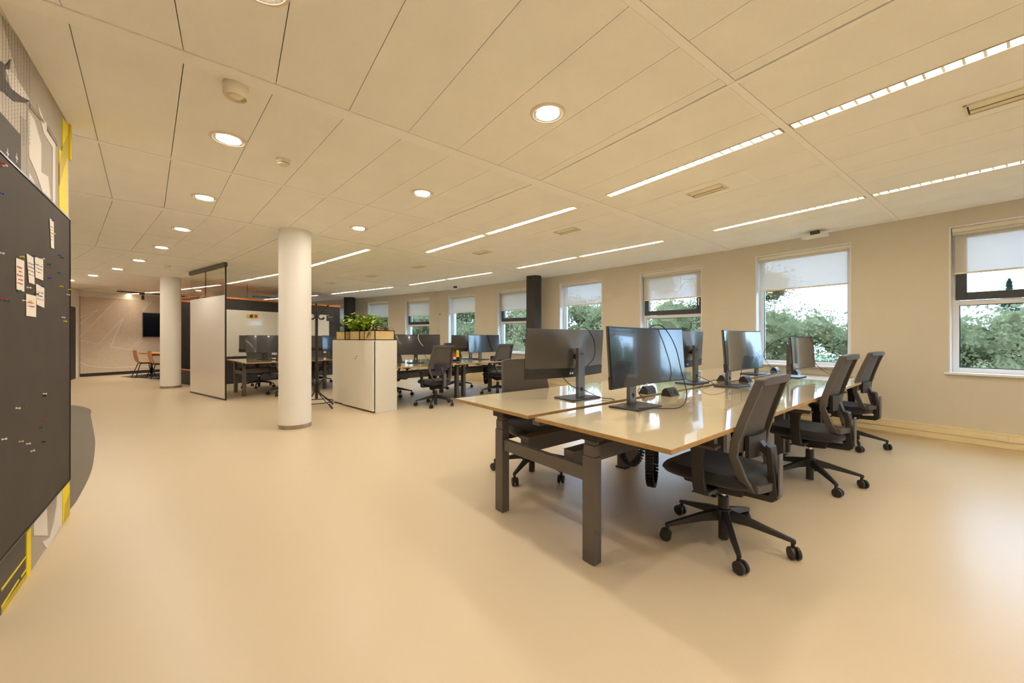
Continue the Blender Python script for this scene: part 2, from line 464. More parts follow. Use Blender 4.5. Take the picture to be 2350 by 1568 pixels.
for k in ORDER:
    for row in (1, 2):
        w = 1.405 if row == 1 else (3.582 if k not in ('D','E','F','G') else 4.372)
        if k == 'G' and row == 1: continue
        for b in (0, 1):
            x = L/2+(-1 if b == 0 else 1)*(.028+1.55/2)
            if w > 4 and k in ('F','G') : pass
            p = sec_mat(k) @ Vector((x, w, 0)); cnt[row] += 1
            n = cnt[row]-5
            name = ('row beside the window wall', 'inner row above the desks')[row-1]
            lab = 'slim louvred fluorescent ceiling light in the %s, %s from the camera' % (name, WIN_ORD[n]) if n >= 0 else 'slim louvred ceiling light outside the view, %s of the %s' % (WIN_ORD[n+5], name)
            if not used:
                LV.location = p; LV.rotation_euler = (0,0,R(90+AN[k])); LV['label'] = lab; LV['group'] = 'louvred ceiling lights'; used = True
            else: dup(LV, p, R(90+AN[k]), lab, 'louvred ceiling lights')

# ---- downlights
def make_down():
    r = thing('downlight', '', 'ceiling light')
    rim = MB(); rim.lathe([(.093,CH-.001),(.096,CH-.009),(.112,CH-.006),(.116,CH+.0)], 40); rim.build('downlight_rim', 'lamp_trim', r)
    rf = MB(); rf.lathe([(.094,CH-.008),(.084,CH-.0065),(.060,CH-.005)], 40); rf.build('reflector', 'reflector', r)
    d = MB(); d.lathe([(.0005,CH-.0075),(.072,CH-.0075)], 40)
    d.f = [list(reversed(f)) for f in d.f]
    d.build('lamp_disc', 'lampdisc', r, smooth=False)
    return r
DL = None
def down(k, w, x, lab):
    global DL
    p = sec_mat(k) @ Vector((x, w, 0)); rz = R(90+AN[k])
    if DL is None:
        DL = make_down(); DL.location = p; DL.rotation_euler = (0,0,rz); DL['label'] = lab; DL['group'] = 'round recessed downlights'
    else: dup(DL, p, rz, lab, 'round recessed downlights')
down('A', 5.054, L-1.193, 'largest round downlight, in the ceiling above the near desks')
down('C', 5.04, 1.27, 'round downlight above the plant cabinet side, next after the largest one')
down('C', 5.01, 2.95, 'round downlight just right of the near white column top')
pr = [('C',1.32),('C',2.94),('D',1.26),('D',2.87),('E',1.28),('E',2.88),('F',1.25),('F',2.8)]
for i, (k, x) in enumerate(pr):
    down(k, 6.62, x, 'round downlight in the row near the pinboard wall, %s from the camera' % WIN_ORD[i])
for k, x in (('A',1.2),('Z',1.2),('Z',2.9)):
    down(k, 5.05, x, 'round downlight behind or beside the camera, near section %s' % {'A1.2':'one','Z1.2':'two','Z2.9':'three'}[k+str(x)])
for i, (k, x) in enumerate((('A',2.88),('A',1.2))):
    down(k, 6.62, x, 'round downlight above the camera, %s of two' % WIN_ORD[i])

# ---- ceiling vents
def make_vent():
    r = thing('ceiling_vent', '', 'vent')
    p = MB(); p.box(-.40,.40,-.197,.197,CH-.002,CH+.001); p.build('vent_panel', 'ceil', r, smooth=False)
    for x in (-.43,.39):
        p = MB(); p.box(x,x+.04,-.199,.199,CH-.003,CH+.001); p.build('panel_profile', 'ceiltrim', r, smooth=False)
    fr = MB(); fr.box(-.17,.17,-.088,-.076,CH-.012,CH-.003); fr.box(-.17,.17,.076,.088,CH-.012,CH-.003); fr.box(-.17,-.158,-.088,.088,CH-.012,CH-.003); fr.box(.158,.17,-.088,.088,CH-.012,CH-.003)
    fr.build('vent_frame', 'ceilvent', r, smooth=False)
    bk = MB(); bk.box(-.158,.158,-.076,.076,CH-.0045,CH-.003); bk.build('vent_opening', 'black', r, smooth=False)
    bl = MB()
    for y, w in ((-.062,.010),(-.036,.010),(.004,.068)):
        bl.prism([(y, CH-.011),(y+w, CH-.005),(y+w, CH-.0035),(y, CH-.0095)], -.15, .15, axis='x')
    bl.build('vent_blade', 'ceilvent', r, smooth=False)
    return r
VT = None; n = 0
for k in ('Z','A','C','D','E'):
    for b in (0,1):
        x = 1.11 if b == 0 else 2.94
        p = sec_mat(k) @ Vector((x, 2.905, 0)); n += 1
        lab = 'square air vent panel in the ceiling, %s from the camera' % WIN_ORD[n-3] if n > 2 else 'square air vent beyond the right edge, %s of two' % WIN_ORD[n-1]
        if VT is None:
            VT = make_vent(); VT.location = p; VT.rotation_euler = (0,0,R(90+AN[k])); VT['label'] = lab; VT['group'] = 'ceiling air vents'
        else: dup(VT, p, R(90+AN[k]), lab, 'ceiling air vents')
def slimvent(x, y, rz, lab):
    r = thing('ceiling_vent', lab, 'vent', (x,y,0), rz)
    p = MB(); p.box(-.25,.25,-.12,.12,CH-.012,CH); p.build('vent_panel','plastic',r,bevel=.003)
    q = MB()
    for i in range(4): q.box(-.2,.2,-.08+i*.045,-.06+i*.045,CH-.02,CH-.012)
    q.build('vent_blade','ceilvent',r,smooth=False)
slimvent(-9.0, 13.75, R(30), 'dark air vent in the ceiling over the booth')

# ---- ceiling bits: siren, smoke detectors, access points
r = thing('alarm_sounder', 'cream cylindrical alarm sounder on the ceiling band', 'alarm', (-1.6,2.22,0))
a = MB(); a.lathe([(.0,CH),(.062,CH),(.066,CH-.02),(.060,CH-.062),(.056,CH-.072),(.052,CH-.072),(.048,CH-.055),(.0,CH-.055)], 32); a.build('sounder_body', 'outlet', r)
a = MB(); a.lathe([(.0,CH-.07),(.028,CH-.068),(.04,CH-.056)], 24); a.build('sounder_dome', 'ceilvent', r)
def smoke(x, y, lab):
    r = thing('smoke_detector', lab, 'smoke detector', (x,y,0))
    a = MB(); a.lathe([(0,CH),(.052,CH),(.052,CH-.018),(.046,CH-.026)], 28); a.build('detector_base', 'outlet', r)
    a = MB(); a.lathe([(.038,CH-.024),(.038,CH-.034)], 20); a.build('detector_slot', 'black', r)
    a = MB(); a.lathe([(.046,CH-.026),(.040,CH-.027),(.036,CH-.030),(.042,CH-.034),(.040,CH-.042),(.026,CH-.047),(0,CH-.048)], 28); a.build('detector_cap', 'outlet', r)
smoke(-1.88, 3.15, 'small smoke detector between the two nearest left downlights')
smoke(-6.95, 7.75, 'small smoke detector near the glass partition')
def ap(x, y, rz, lab):
    r = thing('wireless_access_point', lab, 'access point', (x,y,0), rz)
    T = Matrix.Translation((0,0,CH-.075)) @ Matrix.Rotation(R(-8),4,'X')
    a = MB(); a.box(-.13,.13,-.1,.1,-.022,.022,T); a.build('access_point_body', 'winwhite', r, bevel=.012)
    a = MB(); a.box(-.05,.05,-.02,.02,CH-.06,CH-.001); a.build('shadow_gap_bracket', 'steel', r)  # dark tone of the bracket stands in for the shadow gap above the body
    a = MB(); a.box(-.004,.004,-.06,-.052,-.0205,-.018,T); a.build('status_light', 'led', r)
ap(4.15, 5.25, R(126), 'white access point hanging under the ceiling above the second window')
ap(-1.62, 10.95, R(140), 'white access point hanging under the ceiling above the far windows')

# ---- other walls
def wall_seg(name, p, q, z0=0, z1=CH+.05, th=.15, m='wallpaint', lab='plain wall', side=1):
    p = Vector((*p,0)); q = Vector((*q,0)); d = (q-p); Lg = d.length
    T = Matrix.Translation(p) @ Matrix.Rotation(math.atan2(d.y,d.x),4,'Z')
    b = MB(); b.box(0, Lg, 0 if side > 0 else -th, th if side > 0 else 0, z0, z1)
    o = b.build(name, m, smooth=False); o.matrix_world = T
    return tag(o, lab, 'wall', kind='structure')
PB = Vector((-3.04, 2.63, 0)); PD = Vector((.641, -.767, 0)).normalized()   # pinboard wall corner and direction
PE = PB+PD*8
wall_seg('wall_left', PB[:2], PE[:2], side=-1, m='mural_light', lab='near left wall with printed graphic wallpaper', th=.2)
yp = V['Y']
wall_seg('wall_rear', PE[:2], (yp.x+.1, yp.y-.05), side=-1, lab='plain rear wall')
CW = Vector((-13.4, 11.86, 0)); CD = Vector((.46, .888, 0)).normalized()
wall_seg('wall_far', CW[:2], (CW+CD*5.5)[:2], side=1, m='whitepaint', lab='pale far wall of the meeting corner')
wall_seg('wall_left', CW[:2], (-6.4, 3.45), side=-1, m='whitepaint', lab='pale corridor wall')
wall_seg('wall_left', (-6.4,3.45), (-3.2,2.55), side=-1, m='whitepaint', lab='pale return wall')
# dark doorway on corridor wall
dd = (Vector((-6.4,3.45,0))-CW).normalized(); dn = Vector((-dd.y, dd.x, 0))
if dn.dot(Vector((0,0,0))-CW) < 0: dn = -dn
p = CW+dd*.42
e = thing('door_1', 'dark doorway in the corridor wall', 'door', kind='structure'); e.matrix_world = Matrix.Translation(p+dn*.0) @ Matrix.Rotation(math.atan2(dd.y,dd.x),4,'Z')
sg = 1 if (Matrix.Rotation(math.atan2(dd.y,dd.x),4,'Z') @ Vector((0,1,0))).dot(dn) > 0 else -1
a = MB(); a.box(.12,1.0,sg*.001,sg*.02,.0,2.12); a.build('door_leaf','anthracite',e)
a = MB(); a.box(.06,.12,sg*.001,sg*.03,0,2.18); a.box(1.0,1.06,sg*.001,sg*.03,0,2.18); a.box(.12,1.0,sg*.001,sg*.03,2.12,2.18); a.build('door_frame','whitepaint',e)

# ---- round columns
def column(x, y, r, lab, m='whitepaint', band=True):
    o = thing('round_column', lab, 'column', (x,y,0), kind='structure')
    a = MB(); a.cyl((0,0,0.001),(0,0,CH+.01), r, n=64, caps=False); a.build('column_shaft', m, o)
    if band:
        a = MB(); a.cyl((0,0,0.001),(0,0,.052), r+.003, n=64); a.build('column_kick_band', 'brushed', o)
column(-2.98, 5.27, .198, 'thick white round column left of the coat stand')
column(-8.33, 9.36, .195, 'white round column beside the meeting corner')
column(.52, 9.15, .178, 'dark grey round column against the window wall, nearer one', 'anthracite', False)
column(-5.93, 14.0, .19, 'dark grey round column against the window wall behind the plants', 'anthracite', False)

# ---- concrete feature wall in the meeting corner
nW = Vector((CD.y, -CD.x, 0))   # towards the room
CT = Matrix.Translation(CW+nW*.0) @ Matrix.Rotation(math.atan2(CD.y,CD.x),4,'Z')   # local +X along wall, local -Y to room
e = thing('feature_panel', 'rough concrete wall panel with thin white zigzag lines', 'wall panel'); e.matrix_world = CT
a = MB(); a.box(.02, 5.3, -.06, -.001, .10, 2.50); a.build('concrete_face', 'concrete', e, smooth=False)
a = MB(); a.box(.02, 5.3, -.035, -.001, .0, .10); a.build('panel_plinth', 'anthracite', e, smooth=False)
def cw(px, py):   # picture measurement carried onto the wall plane once, in metres along the wall and height
    r = (px-1175)/880; s = (r*CW.y-CW.x)/(CD.x-r*CD.y); d = CW.y+CD.y*s
    return s, EH-(py-775)*d/880
lines = [[(180,730),(224,711),(180,745)],[(180,775),(268,687)],[(180,781),(225,790),(281,730),(252,796),(297,803),(325,772)],[(338,690),(325,714)],[(346,692),(326,715)],[(310,796),(326,780)],
         [(182,832),(200,839),(225,843),(260,844),(300,842),(340,842)]]
ln = MB()
for pl in lines:
    q = [cw(*p) for p in pl]
    for (s0,z0),(s1,z1) in zip(q[:-1], q[1:]):
        d = Vector((s1-s0, z1-z0)); 
        if d.length < 1e-4: continue
        nn = Vector((-d.y, d.x)).normalized()*.012
        ln.prism([(s0+nn.x,z0+nn.y),(s1+nn.x,z1+nn.y),(s1-nn.x,z1-nn.y),(s0-nn.x,z0-nn.y)], -.063, -.0605, axis='y')
ln.build('white_line', 'mural_pale', e, smooth=False)
# television
e = thing('television', 'large black television on the concrete wall', 'television'); e.matrix_world = CT
a = MB(); a.box(1.47,2.95,-.12,-.075,1.245,2.075); a.build('television_body','plastic',e,bevel=.004)
a = MB(); a.box(1.485,2.935,-.123,-.12,1.262,2.06); a.build('television_screen','screen',e,smooth=False)
a = MB(); a.box(2.0,2.4,-.076,-.06,1.45,1.85); a.build('wall_bracket','plastic',e)
# dark rug
a = MB(); a.prism([(-12.15,11.9),(-10.3,11.2),(-8.55,10.55),(-8.0,12.6),(-10.9,16.2),(-12.2,13.9)], .001, .006)
tag(a.build('rug','rug',smooth=False), 'dark patterned rug under the meeting table', 'rug')
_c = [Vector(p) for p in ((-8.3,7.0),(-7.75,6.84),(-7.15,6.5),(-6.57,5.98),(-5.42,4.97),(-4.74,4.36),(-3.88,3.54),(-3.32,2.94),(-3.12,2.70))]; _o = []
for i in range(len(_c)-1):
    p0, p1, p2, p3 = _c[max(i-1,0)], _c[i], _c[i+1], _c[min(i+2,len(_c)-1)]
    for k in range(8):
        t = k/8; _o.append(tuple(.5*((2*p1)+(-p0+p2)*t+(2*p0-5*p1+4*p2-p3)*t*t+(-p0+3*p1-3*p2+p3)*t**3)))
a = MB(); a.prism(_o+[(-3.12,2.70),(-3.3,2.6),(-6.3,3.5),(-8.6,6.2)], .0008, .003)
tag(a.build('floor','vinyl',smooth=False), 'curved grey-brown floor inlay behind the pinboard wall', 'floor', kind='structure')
# track light
e = thing('track_light', 'black ceiling track with one small spotlight over the meeting corner', 'track light', (-12.05,11.7,0), math.atan2(.888,.46))
a = MB(); a.box(0,2.6,-.018,.018,CH-.06,CH-.03); a.build('track_rail','black',e)
a = MB()
for x in (.1,1.3,2.5): a.cyl((x,0,CH-.03),(x,0,CH),.006)
a.build('track_hanger','black',e)
sp = MB(); sp.box(.52,.64,-.02,.02,CH-.09,CH-.06); sp.cyl((.6,0,CH-.09),(.6,0,CH-.12),.01); so = sp.build('spotlight_adapter','black',e)
a = MB(); a.cyl((.6,0,CH-.12),(.6,0,CH-.25),.035,n=20); a.build('spotlight_can','black',so)
_lp = bpy.data.lights.new('spotlight_lamp','SPOT'); _lp.energy = 60; _lp.spot_size = R(100); _lp.spot_blend = .8; _lp.color = (1,.86,.66); _lp.shadow_soft_size = .04
_lo = bpy.data.objects.new('spotlight_lamp', _lp); COL.objects.link(_lo); _lo.parent = so; _lo.location = (.6,0,CH-.26)
# meeting table
tx = Vector((.93,-.36,0)).normalized()
e = thing('meeting_table', 'long brown wooden meeting table behind the tan chairs', 'table', (-10.5,12.2,0), math.atan2(tx.y,tx.x))
a = MB(); a.box(-1.5,1.5,-.4,.4,.69,.73); a.build('tabletop','wood',e,bevel=.004)
for sx in (-1,1):
    a = MB()
    for sy in (-1,1): a.prism([(sx*.95-.03,.0),(sx*.95+.03,.0),(sx*.95+.03,.69),(sx*.95-.03,.69)], sy*.33-.02, sy*.33+.02, axis='y')
    a.box(sx*.95-.02,sx*.95+.02,-.33,.33,.35,.38); a.box(sx*.95-.02,sx*.95+.02,-.33,.33,.64,.69)
    a.build('trestle_leg','black',e)
e = thing('flower_vase', 'little red and yellow flowers in a dark bowl on the meeting table', 'flowers', (-9.1,11.55,.731))
a = MB(); a.lathe([(0,0),(.05,0),(.09,.03),(.08,.05),(.02,.05),(0,.05)],20); a.build('bowl','pipe',e)
for m_, c in (('yellow',(.02,0,.18)),('red',(-.05,.01,.12)),('yellow',(.04,.02,.12))):
    a = MB(); a.cyl((0,0,.04),c,.004); so = a.build('flower_stem','leafdark',e)
    b = MB()
    for i in range(6):
        t = i*math.pi/3; b.add([c,(c[0]+.035*math.cos(t),c[1]+.035*math.sin(t),c[2]+.01),(c[0]+.05*math.cos(t+.4),c[1]+.05*math.sin(t+.4),c[2]+.035),(c[0]+.035*math.cos(t+.9),c[1]+.035*math.sin(t+.9),c[2]+.01)],[(0,1,2,3)])
    b.build('flower_petal',m_,so,smooth=False)
# tan shell chairs
def shell_chair(x, y, fx, fy, lab, src=None):
    if src: return dup(src, (x,y,0), face_rz(fx,fy), lab, 'tan shell chairs at the meeting table')
    r = thing('shell_chair', lab, 'chair', (x,y,0), face_rz(fx,fy), 'tan shell chairs at the meeting table')
    prof = [(.22,.445),(.1,.435),(-.06,.43),(-.15,.45),(-.2,.52),(-.225,.62),(-.24,.73),(-.25,.83)]
    wid = [.19,.205,.21,.21,.2,.195,.185,.17]
    def P(u, v, off):
        t = v*(len(prof)-1); i = min(int(t), len(prof)-2); f = t-i
        y_ = prof[i][0]*(1-f)+prof[i+1][0]*f; z_ = prof[i][1]*(1-f)+prof[i+1][1]*f; w_ = wid[i]*(1-f)+wid[i+1]*f
        c = (2*u-1); lift = .03*c*c
        return (c*w_, y_+(lift if v > .5 else 0)+(off if v > .5 else 0), z_+(lift if v <= .5 else 0)-(off if v <= .5 else 0))
    a = MB(); a.slab(lambda u,v: P(u,v,0), lambda u,v: P(u,v,.012) if v <= .5 else P(u,v,-.012), 8, 16); a.build('shell_seat','tan',r)
    for sx in (-1,1):
        for sy in (-1,1):
            a = MB(); a.cyl((sx*.12,sy*.12,.425),(sx*.22,sy*.23-.02,.0),.011,n=10); a.build('leg','black',r)
    a = MB()
    for sx in (-1,1): a.cyl((sx*.12,-.12,.42),(sx*.12,.12,.42),.01,n=8)
    for sy in (-1,1): a.cyl((-.12,sy*.12,.42),(.12,sy*.12,.42),.01,n=8)
    a.build('seat_frame','black',r)
    return r
F1 = (.55,.835)
sc1 = shell_chair(-11.45,11.95,*F1,'tan shell chair with black legs, leftmost at the meeting table')
shell_chair(-10.62,11.55,*F1,'tan shell chair with black legs, middle one beside the white column', sc1)
shell_chair(-10.02,11.3,*F1,'tan shell chair half hidden behind the white column', sc1)

# ---- pinboard on the near left wall
nP = Vector((.767,.641,0)).normalized()
PT = Matrix.Translation(PB) @ Matrix.Rotation(math.atan2(PD.y,PD.x),4,'Z')    # local +X along the wall to the camera, local +Y = ?
sy = 1 if (Matrix.Rotation(math.atan2(PD.y,PD.x),4,'Z') @ Vector((0,1,0))).dot(nP) > 0 else -1
def wl(px, py, off=0.0):
    """wall-plane coordinates (metres along, height) of a photo measurement"""
    r = (px-1175)/880; P0 = PB+nP*off
    s = (r*P0.y-P0.x)/(PD.x-r*PD.y); d = P0.y+PD.y*s
    return s, EH-(py-775)*d/880
def yb(a, b): return (sy*a, sy*b)
bx0 = wl(162.5,700,.05)[0]
e = thing('pinboard', 'large dark brown pinboard on the near left wall', 'pinboard'); e.matrix_world = PT
a = MB(); y0, y1 = yb(.012,.046); a.box(bx0+.006, bx0+3.0, min(y0,y1), max(y0,y1), .312, 1.974); a.build('board_surface','board',e,smooth=False)
a = MB(); y0, y1 = yb(.01,.05); y0,y1=min(y0,y1),max(y0,y1)
a.box(bx0,bx0+.008,y0,y1,.304,1.982); a.box(bx0,bx0+3.006,y0,y1,1.974,1.982); a.box(bx0,bx0+3.006,y0,y1,.304,.312); a.build('board_frame','black',e,smooth=False)
def quad_on(name, pts, mname, off, parent, th=.0012):
    q = [wl(px,py,off) for px,py in pts]
    a = MB(); a.prism(q, sy*off, sy*(off+th), axis='y'); return a.build(name, mname, parent, smooth=False)
papers = [([(36.5,592),(55,599),(55,670),(37.5,664)], 'tall handwritten note, leftmost of the pinned papers', 'red'),
          ([(60.5,582),(76,591),(79,653),(66,649)], 'narrow tilted note, second of the pinned papers', 'ink'),
          ([(79.5,589),(98.5,597),(98.5,644),(81,637)], 'wide note to the right in the upper row of pinned papers', 'ink'),
          ([(82,651),(101,661.5),(101,707),(84,699)], 'note on the lower right of the pinned papers', 'ink'),
          ([(59.5,674),(82.5,680),(82,728),(60,725)], 'lowest pinned paper in the cluster', 'red'),
          ([(113.5,501),(122.5,508),(123.5,571.5),(117,568)], 'narrow strip note pinned alone near the board top', 'ink')]
for pts, lab, ic in papers:
    o = thing('paper_note', lab, 'paper', group='papers on the pinboard'); o.matrix_world = PT
    s = quad_on('paper_sheet', pts, 'paper', .048, o)
    q = [wl(px,py,.05) for px,py in pts]; x0 = min(p[0] for p in q)+.01; x1 = max(p[0] for p in q)-.01; z0 = min(p[1] for p in q)+.03; z1 = max(p[1] for p in q)-.03
    a = MB(); rnd = random.Random(lab); z = z1-.01
    while z > z0:
        xx = x0+rnd.random()*.02
        while xx < x1-.02:
            w = rnd.uniform(.006,.018); ya, yb_ = yb(.0495,.0500); a.box(xx, min(xx+w,x1), min(ya,yb_), max(ya,yb_), z+rnd.uniform(-.002,.002), z+.003+rnd.random()*.003); xx += w+rnd.uniform(.004,.01)
        z -= .018
    a.build('handwriting', ic, s, smooth=False)
pins = [(1,580,'whitepaint'),(15,690,'green'),(5,687,'red'),(42,669,'green'),(48,589,'yellow'),(75,588,'blue'),(96,595,'whitepaint'),(112,606,'green'),(112,639,'blue'),(136,586,'blue'),(141,591,'black'),
        (135,626,'blue'),(139,657,'yellow'),(158,665,'yellow'),(155,676,'whitepaint'),(95,657,'blue'),(82,675,'black'),(64,660,'whitepaint'),(54,690,'whitepaint'),(67,690,'yellow'),(144,728,'whitepaint'),(148,737,'yellow'),
        (120,507,'blue'),(121,536,'yellow'),(101,904,'whitepaint'),(100,909,'black'),(52,932,'green'),(39,937,'whitepaint'),(99,965,'red'),(93,982,'green'),(99,1014,'black'),(46,1014,'woodpanel'),(63,1019,'whitepaint'),(73,1036,'whitepaint'),(7,1009,'whitepaint'),(4,375,'red'),(9,381,'whitepaint'),(2,443,'blue')]
pm = {}
wordc = {'whitepaint':'white','green':'green','red':'red','yellow':'yellow','blue':'blue','black':'black','woodpanel':'pale brown'}
cc = {}
for px, py, c in pins:
    s, z = wl(px, py, .05); cc[c] = cc.get(c,0)+1
    where = 'lower half' if py > 800 else ('upper half' if py < 640 else 'middle')
    nm = [p for p in pins if p[2] == c and ((p[1] > 800) == (py > 800)) and ((p[1] < 640) == (py < 640))]
    nm.sort(key=lambda p: p[0]); i = [p[:2] for p in nm].index((px,py))
    lab = '%s push pin in the %s of the pinboard%s' % (wordc[c], where, '' if len(nm) == 1 else ', %s counted from the left' % WIN_ORD[i])
    if c not in pm:
        a = MB(); a.cyl((0,0,0),(0,.004,0),.0036,n=10); a.cyl((0,.004,0),(0,.010,0),.0022,n=10); a.cyl((0,.010,0),(0,.013,0),.0044,n=10)
        o = a.build('push_pin', c); pm[c] = o
    else:
        o = pm[c].copy(); COL.objects.link(o)
    tag(o, lab, 'push pin', 'push pins on the pinboard')
    o.matrix_world = PT @ Matrix.Translation((s, sy*.0465, z)) @ (Matrix.Identity(4) if sy > 0 else Matrix.Rotation(math.pi,4,'Z')) @ Matrix.Rotation(random.uniform(-.3,.3),4,'X')
# mural on the wall (thin printed layers)
e = thing('wall_mural', 'printed wallpaper of grey letters, dark shapes and yellow bands around the pinboard', 'mural'); e.matrix_world = PT
def mur(name, pts, m, lv):
    q = [wl(max(px,-70),py) for px,py in pts]; off = .0008*lv
    a = MB(); a.prism(q, sy*(.0003), sy*(off+.0005), axis='y'); a.build(name, m, e, smooth=False)
mur('grey_band', [(-60,130),(-60,-30),(68,150),(68,200),(45,170),(45,235),(62,250),(62,280),(46,265),(46,330),(46,420),(152,540),(150,240),(70,120),(0,30)][6:], 'mural_grey', 1)
mur('grey_band', [(60,260),(96,290),(132,340),(134,520),(60,450)], 'mural_grey', 2)
mur('dark_panel', [(-60,190),(0,258),(46,310),(46,402),(0,372),(-60,300)], 'mural_dark', 3)
mur('dark_feather', [(-40,120),(0,140),(12,150),(22,136),(20,158),(8,158),(10,180),(22,202),(48,222),(66,231),(56,236),(30,232),(8,212),(-40,190)], 'mural_dark', 4)
mur('pale_knit', [(10,158),(28,168),(52,205),(66,230),(48,222),(22,202)], 'mural_pale', 5)
mur('pale_letter', [(62,252),(76,275),(92,330),(92,395),(108,405),(115,470),(100,455),(80,395),(64,360)], 'mural_pale', 5)
mur('pale_letter', [(64,395),(80,425),(90,470),(64,440)], 'mural_pale', 5)
mur('pale_letter', [(84,240),(98,275),(104,282),(104,300),(124,330),(124,520),(118,512),(118,338),(98,306),(94,290)], 'mural_pale', 6)
mur('grey_stripe', [(66,236),(98,276),(98,284),(66,246)], 'mural_mid', 6)
mur('grey_stripe', [(104,284),(130,325),(130,336),(104,294)], 'mural_mid', 6)
kn = MB()
for i in range(10):
    px = 2+i*7
    for j in range(30):
        py = 40+i*8+j*9
        if py > (258+px*1.1 if px < 46 else 330) or py < 30+px*1.55: continue
        s, z = wl(px, py); ya, yb_ = yb(.0045,.005); kn.box(s-.002,s+.002,min(ya,yb_),max(ya,yb_),z-.007,z+.007)
kn.build('knit_mark','mural_line',e,smooth=False)
for k_, (cx, cy) in enumerate([(15,352),(36,362)]):
    s, z = wl(cx, cy); a = MB(); ya, yb_ = yb(.003,.0036); ya, yb_ = min(ya,yb_), max(ya,yb_)
    a.box(s-.0035,s+.0035,ya,yb_,z-.022,z+.022); a.box(s-.016,s+.016,ya,yb_,z-.004,z+.004); a.build('plus_sign','mural_pale',e,smooth=False)
mur('yellow_band', [(141,270),(152.5,286),(152.5,520),(133,500),(133,340),(141,350)], 'yellow', 7)
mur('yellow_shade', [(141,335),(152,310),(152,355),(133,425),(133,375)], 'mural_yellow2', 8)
# lower part
mur('dark_panel', [(57,1215),(57,1330),(0,1424),(-60,1510),(-60,1330),(0,1262)], 'mural_dark', 3)
mur('yellow_band', [(57.5,1225),(67,1212),(67,1318),(57.5,1332)], 'yellow', 7)
mur('grey_band', [(67,1205),(140,1112),(140,1198),(67,1318)], 'mural_grey', 2)
mur('pale_letter', [(75,1190),(105,1160),(107,1230),(75,1230)], 'mural_pale', 5)
mur('pale_letter', [(128,1120),(140,1108),(140,1205),(105,1260),(95,1245),(112,1235),(122,1200),(128,1160)], 'mural_pale', 5)
mur('yellow_band', [(140.5,1115),(157,1095),(157,1183),(141,1203)], 'yellow', 7)
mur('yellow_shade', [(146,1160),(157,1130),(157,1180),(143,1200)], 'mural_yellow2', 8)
for k_, pts in enumerate([[(0,1352),(56,1278),(56,1281),(0,1358)],[(0,1392),(40,1330),(40,1334),(0,1398)],[(46,1322),(57,1306),(57,1310),(46,1327)]]):
    mur('yellow_line', pts, 'yellow', 6)
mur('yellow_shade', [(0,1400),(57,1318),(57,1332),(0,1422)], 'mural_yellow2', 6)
# bulkhead nose at the top of the wall end, carrying the yellow print
cx = 0
e2 = thing('trim_31', 'small yellow printed box at the top of the wall corner', 'trim', kind='structure'); e2.matrix_world = PT
a = MB(); ya, yb_ = yb(-.02,.012); a.box(-.012,.02,min(ya,yb_),max(ya,yb_),2.44,CH); a.build('trim_box','yellow',e2,bevel=.002)

# ---- meeting booth (dark panelled box with wooden lining)
BC = Vector((-7.75,9.55,0)); BE = Vector((-5.80,12.92,0)); bd = (BE-BC).normalized(); bl_ = (BE-BC).length; bn_ = Vector((bd.y,-bd.x,0))
e = thing('meeting_booth', 'dark panelled booth with orange wooden top rim behind the far desks', 'booth'); e.matrix_world = Matrix.Translation(BC) @ Matrix.Rotation(math.atan2(bd.y,bd.x),4,'Z')   # +X along front, -Y to the desks, +Y into booth
BH = 2.24
a = MB(); a.box(0,bl_,0,.08,.0,BH); a.build('booth_front_panel','anthracite',e,smooth=False)
a = MB(); a.box(bl_-.08,bl_,.08,2.2,0,BH); a.build('booth_side_panel','anthracite',e,smooth=False)
a = MB(); a.box(0,bl_,2.12,2.2,0,BH); a.build('booth_back_panel','anthracite',e,smooth=False)
a = MB(); a.box(0,.08,.08,2.2,0,.36); a.build('booth_end_plinth','anthracite',e,smooth=False)
a = MB(); a.box(-.01,bl_+.01,-.012,.1,BH,BH+.045); a.box(-.01,.09,.0,2.2,BH,BH+.045); a.box(-.01,bl_+.01,2.12,2.21,BH,BH+.045); a.build('wooden_rim','wood',e,bevel=.003)
a = MB(); a.box(-.02,.06,-.012,.06,.36,BH); a.build('wooden_post','wood',e,bevel=.003)
a = MB()
for i in range(9): a.box(-.026,-.018,.0,.02,.5+i*.2,.54+i*.2)
a.build('post_mark','winwhite',e,smooth=False)
a = MB(); a.box(0,bl_-.08,.08,.6,.33,.38); a.box(.02,.08,.08,2.1,.34,.39); a.build('booth_bench','wood',e)
a = MB(); a.box(0.1,bl_-.1,.081,.10,.39,BH-.02); a.build('wooden_lining','wood',e,smooth=False)
e = thing('whiteboard', 'wide whiteboard on the dark booth wall', 'whiteboard'); e.matrix_world = Matrix.Translation(BC) @ Matrix.Rotation(math.atan2(bd.y,bd.x),4,'Z')
a = MB(); a.box(.12,3.48,-.022,-.001,.72,1.955); a.build('board_surface','whiteboard',e,bevel=.002)
a = MB(); a.box(1.8,1.803,-.0235,-.022,.72,1.955); a.build('board_joint','mural_mid',e,smooth=False)
def on_booth(x): return Matrix.Translation(BC) @ Matrix.Rotation(math.atan2(bd.y,bd.x),4,'Z') @ Matrix.Translation((x,-.0225,0))
def booth_x(px): 
    r = (px-1175)/880; return (r*BC.y-BC.x)/(bd.x-r*bd.y)
def booth_z(px, py):
    s = booth_x(px); d = BC.y+bd.y*s; return EH-(py-775)*d/880
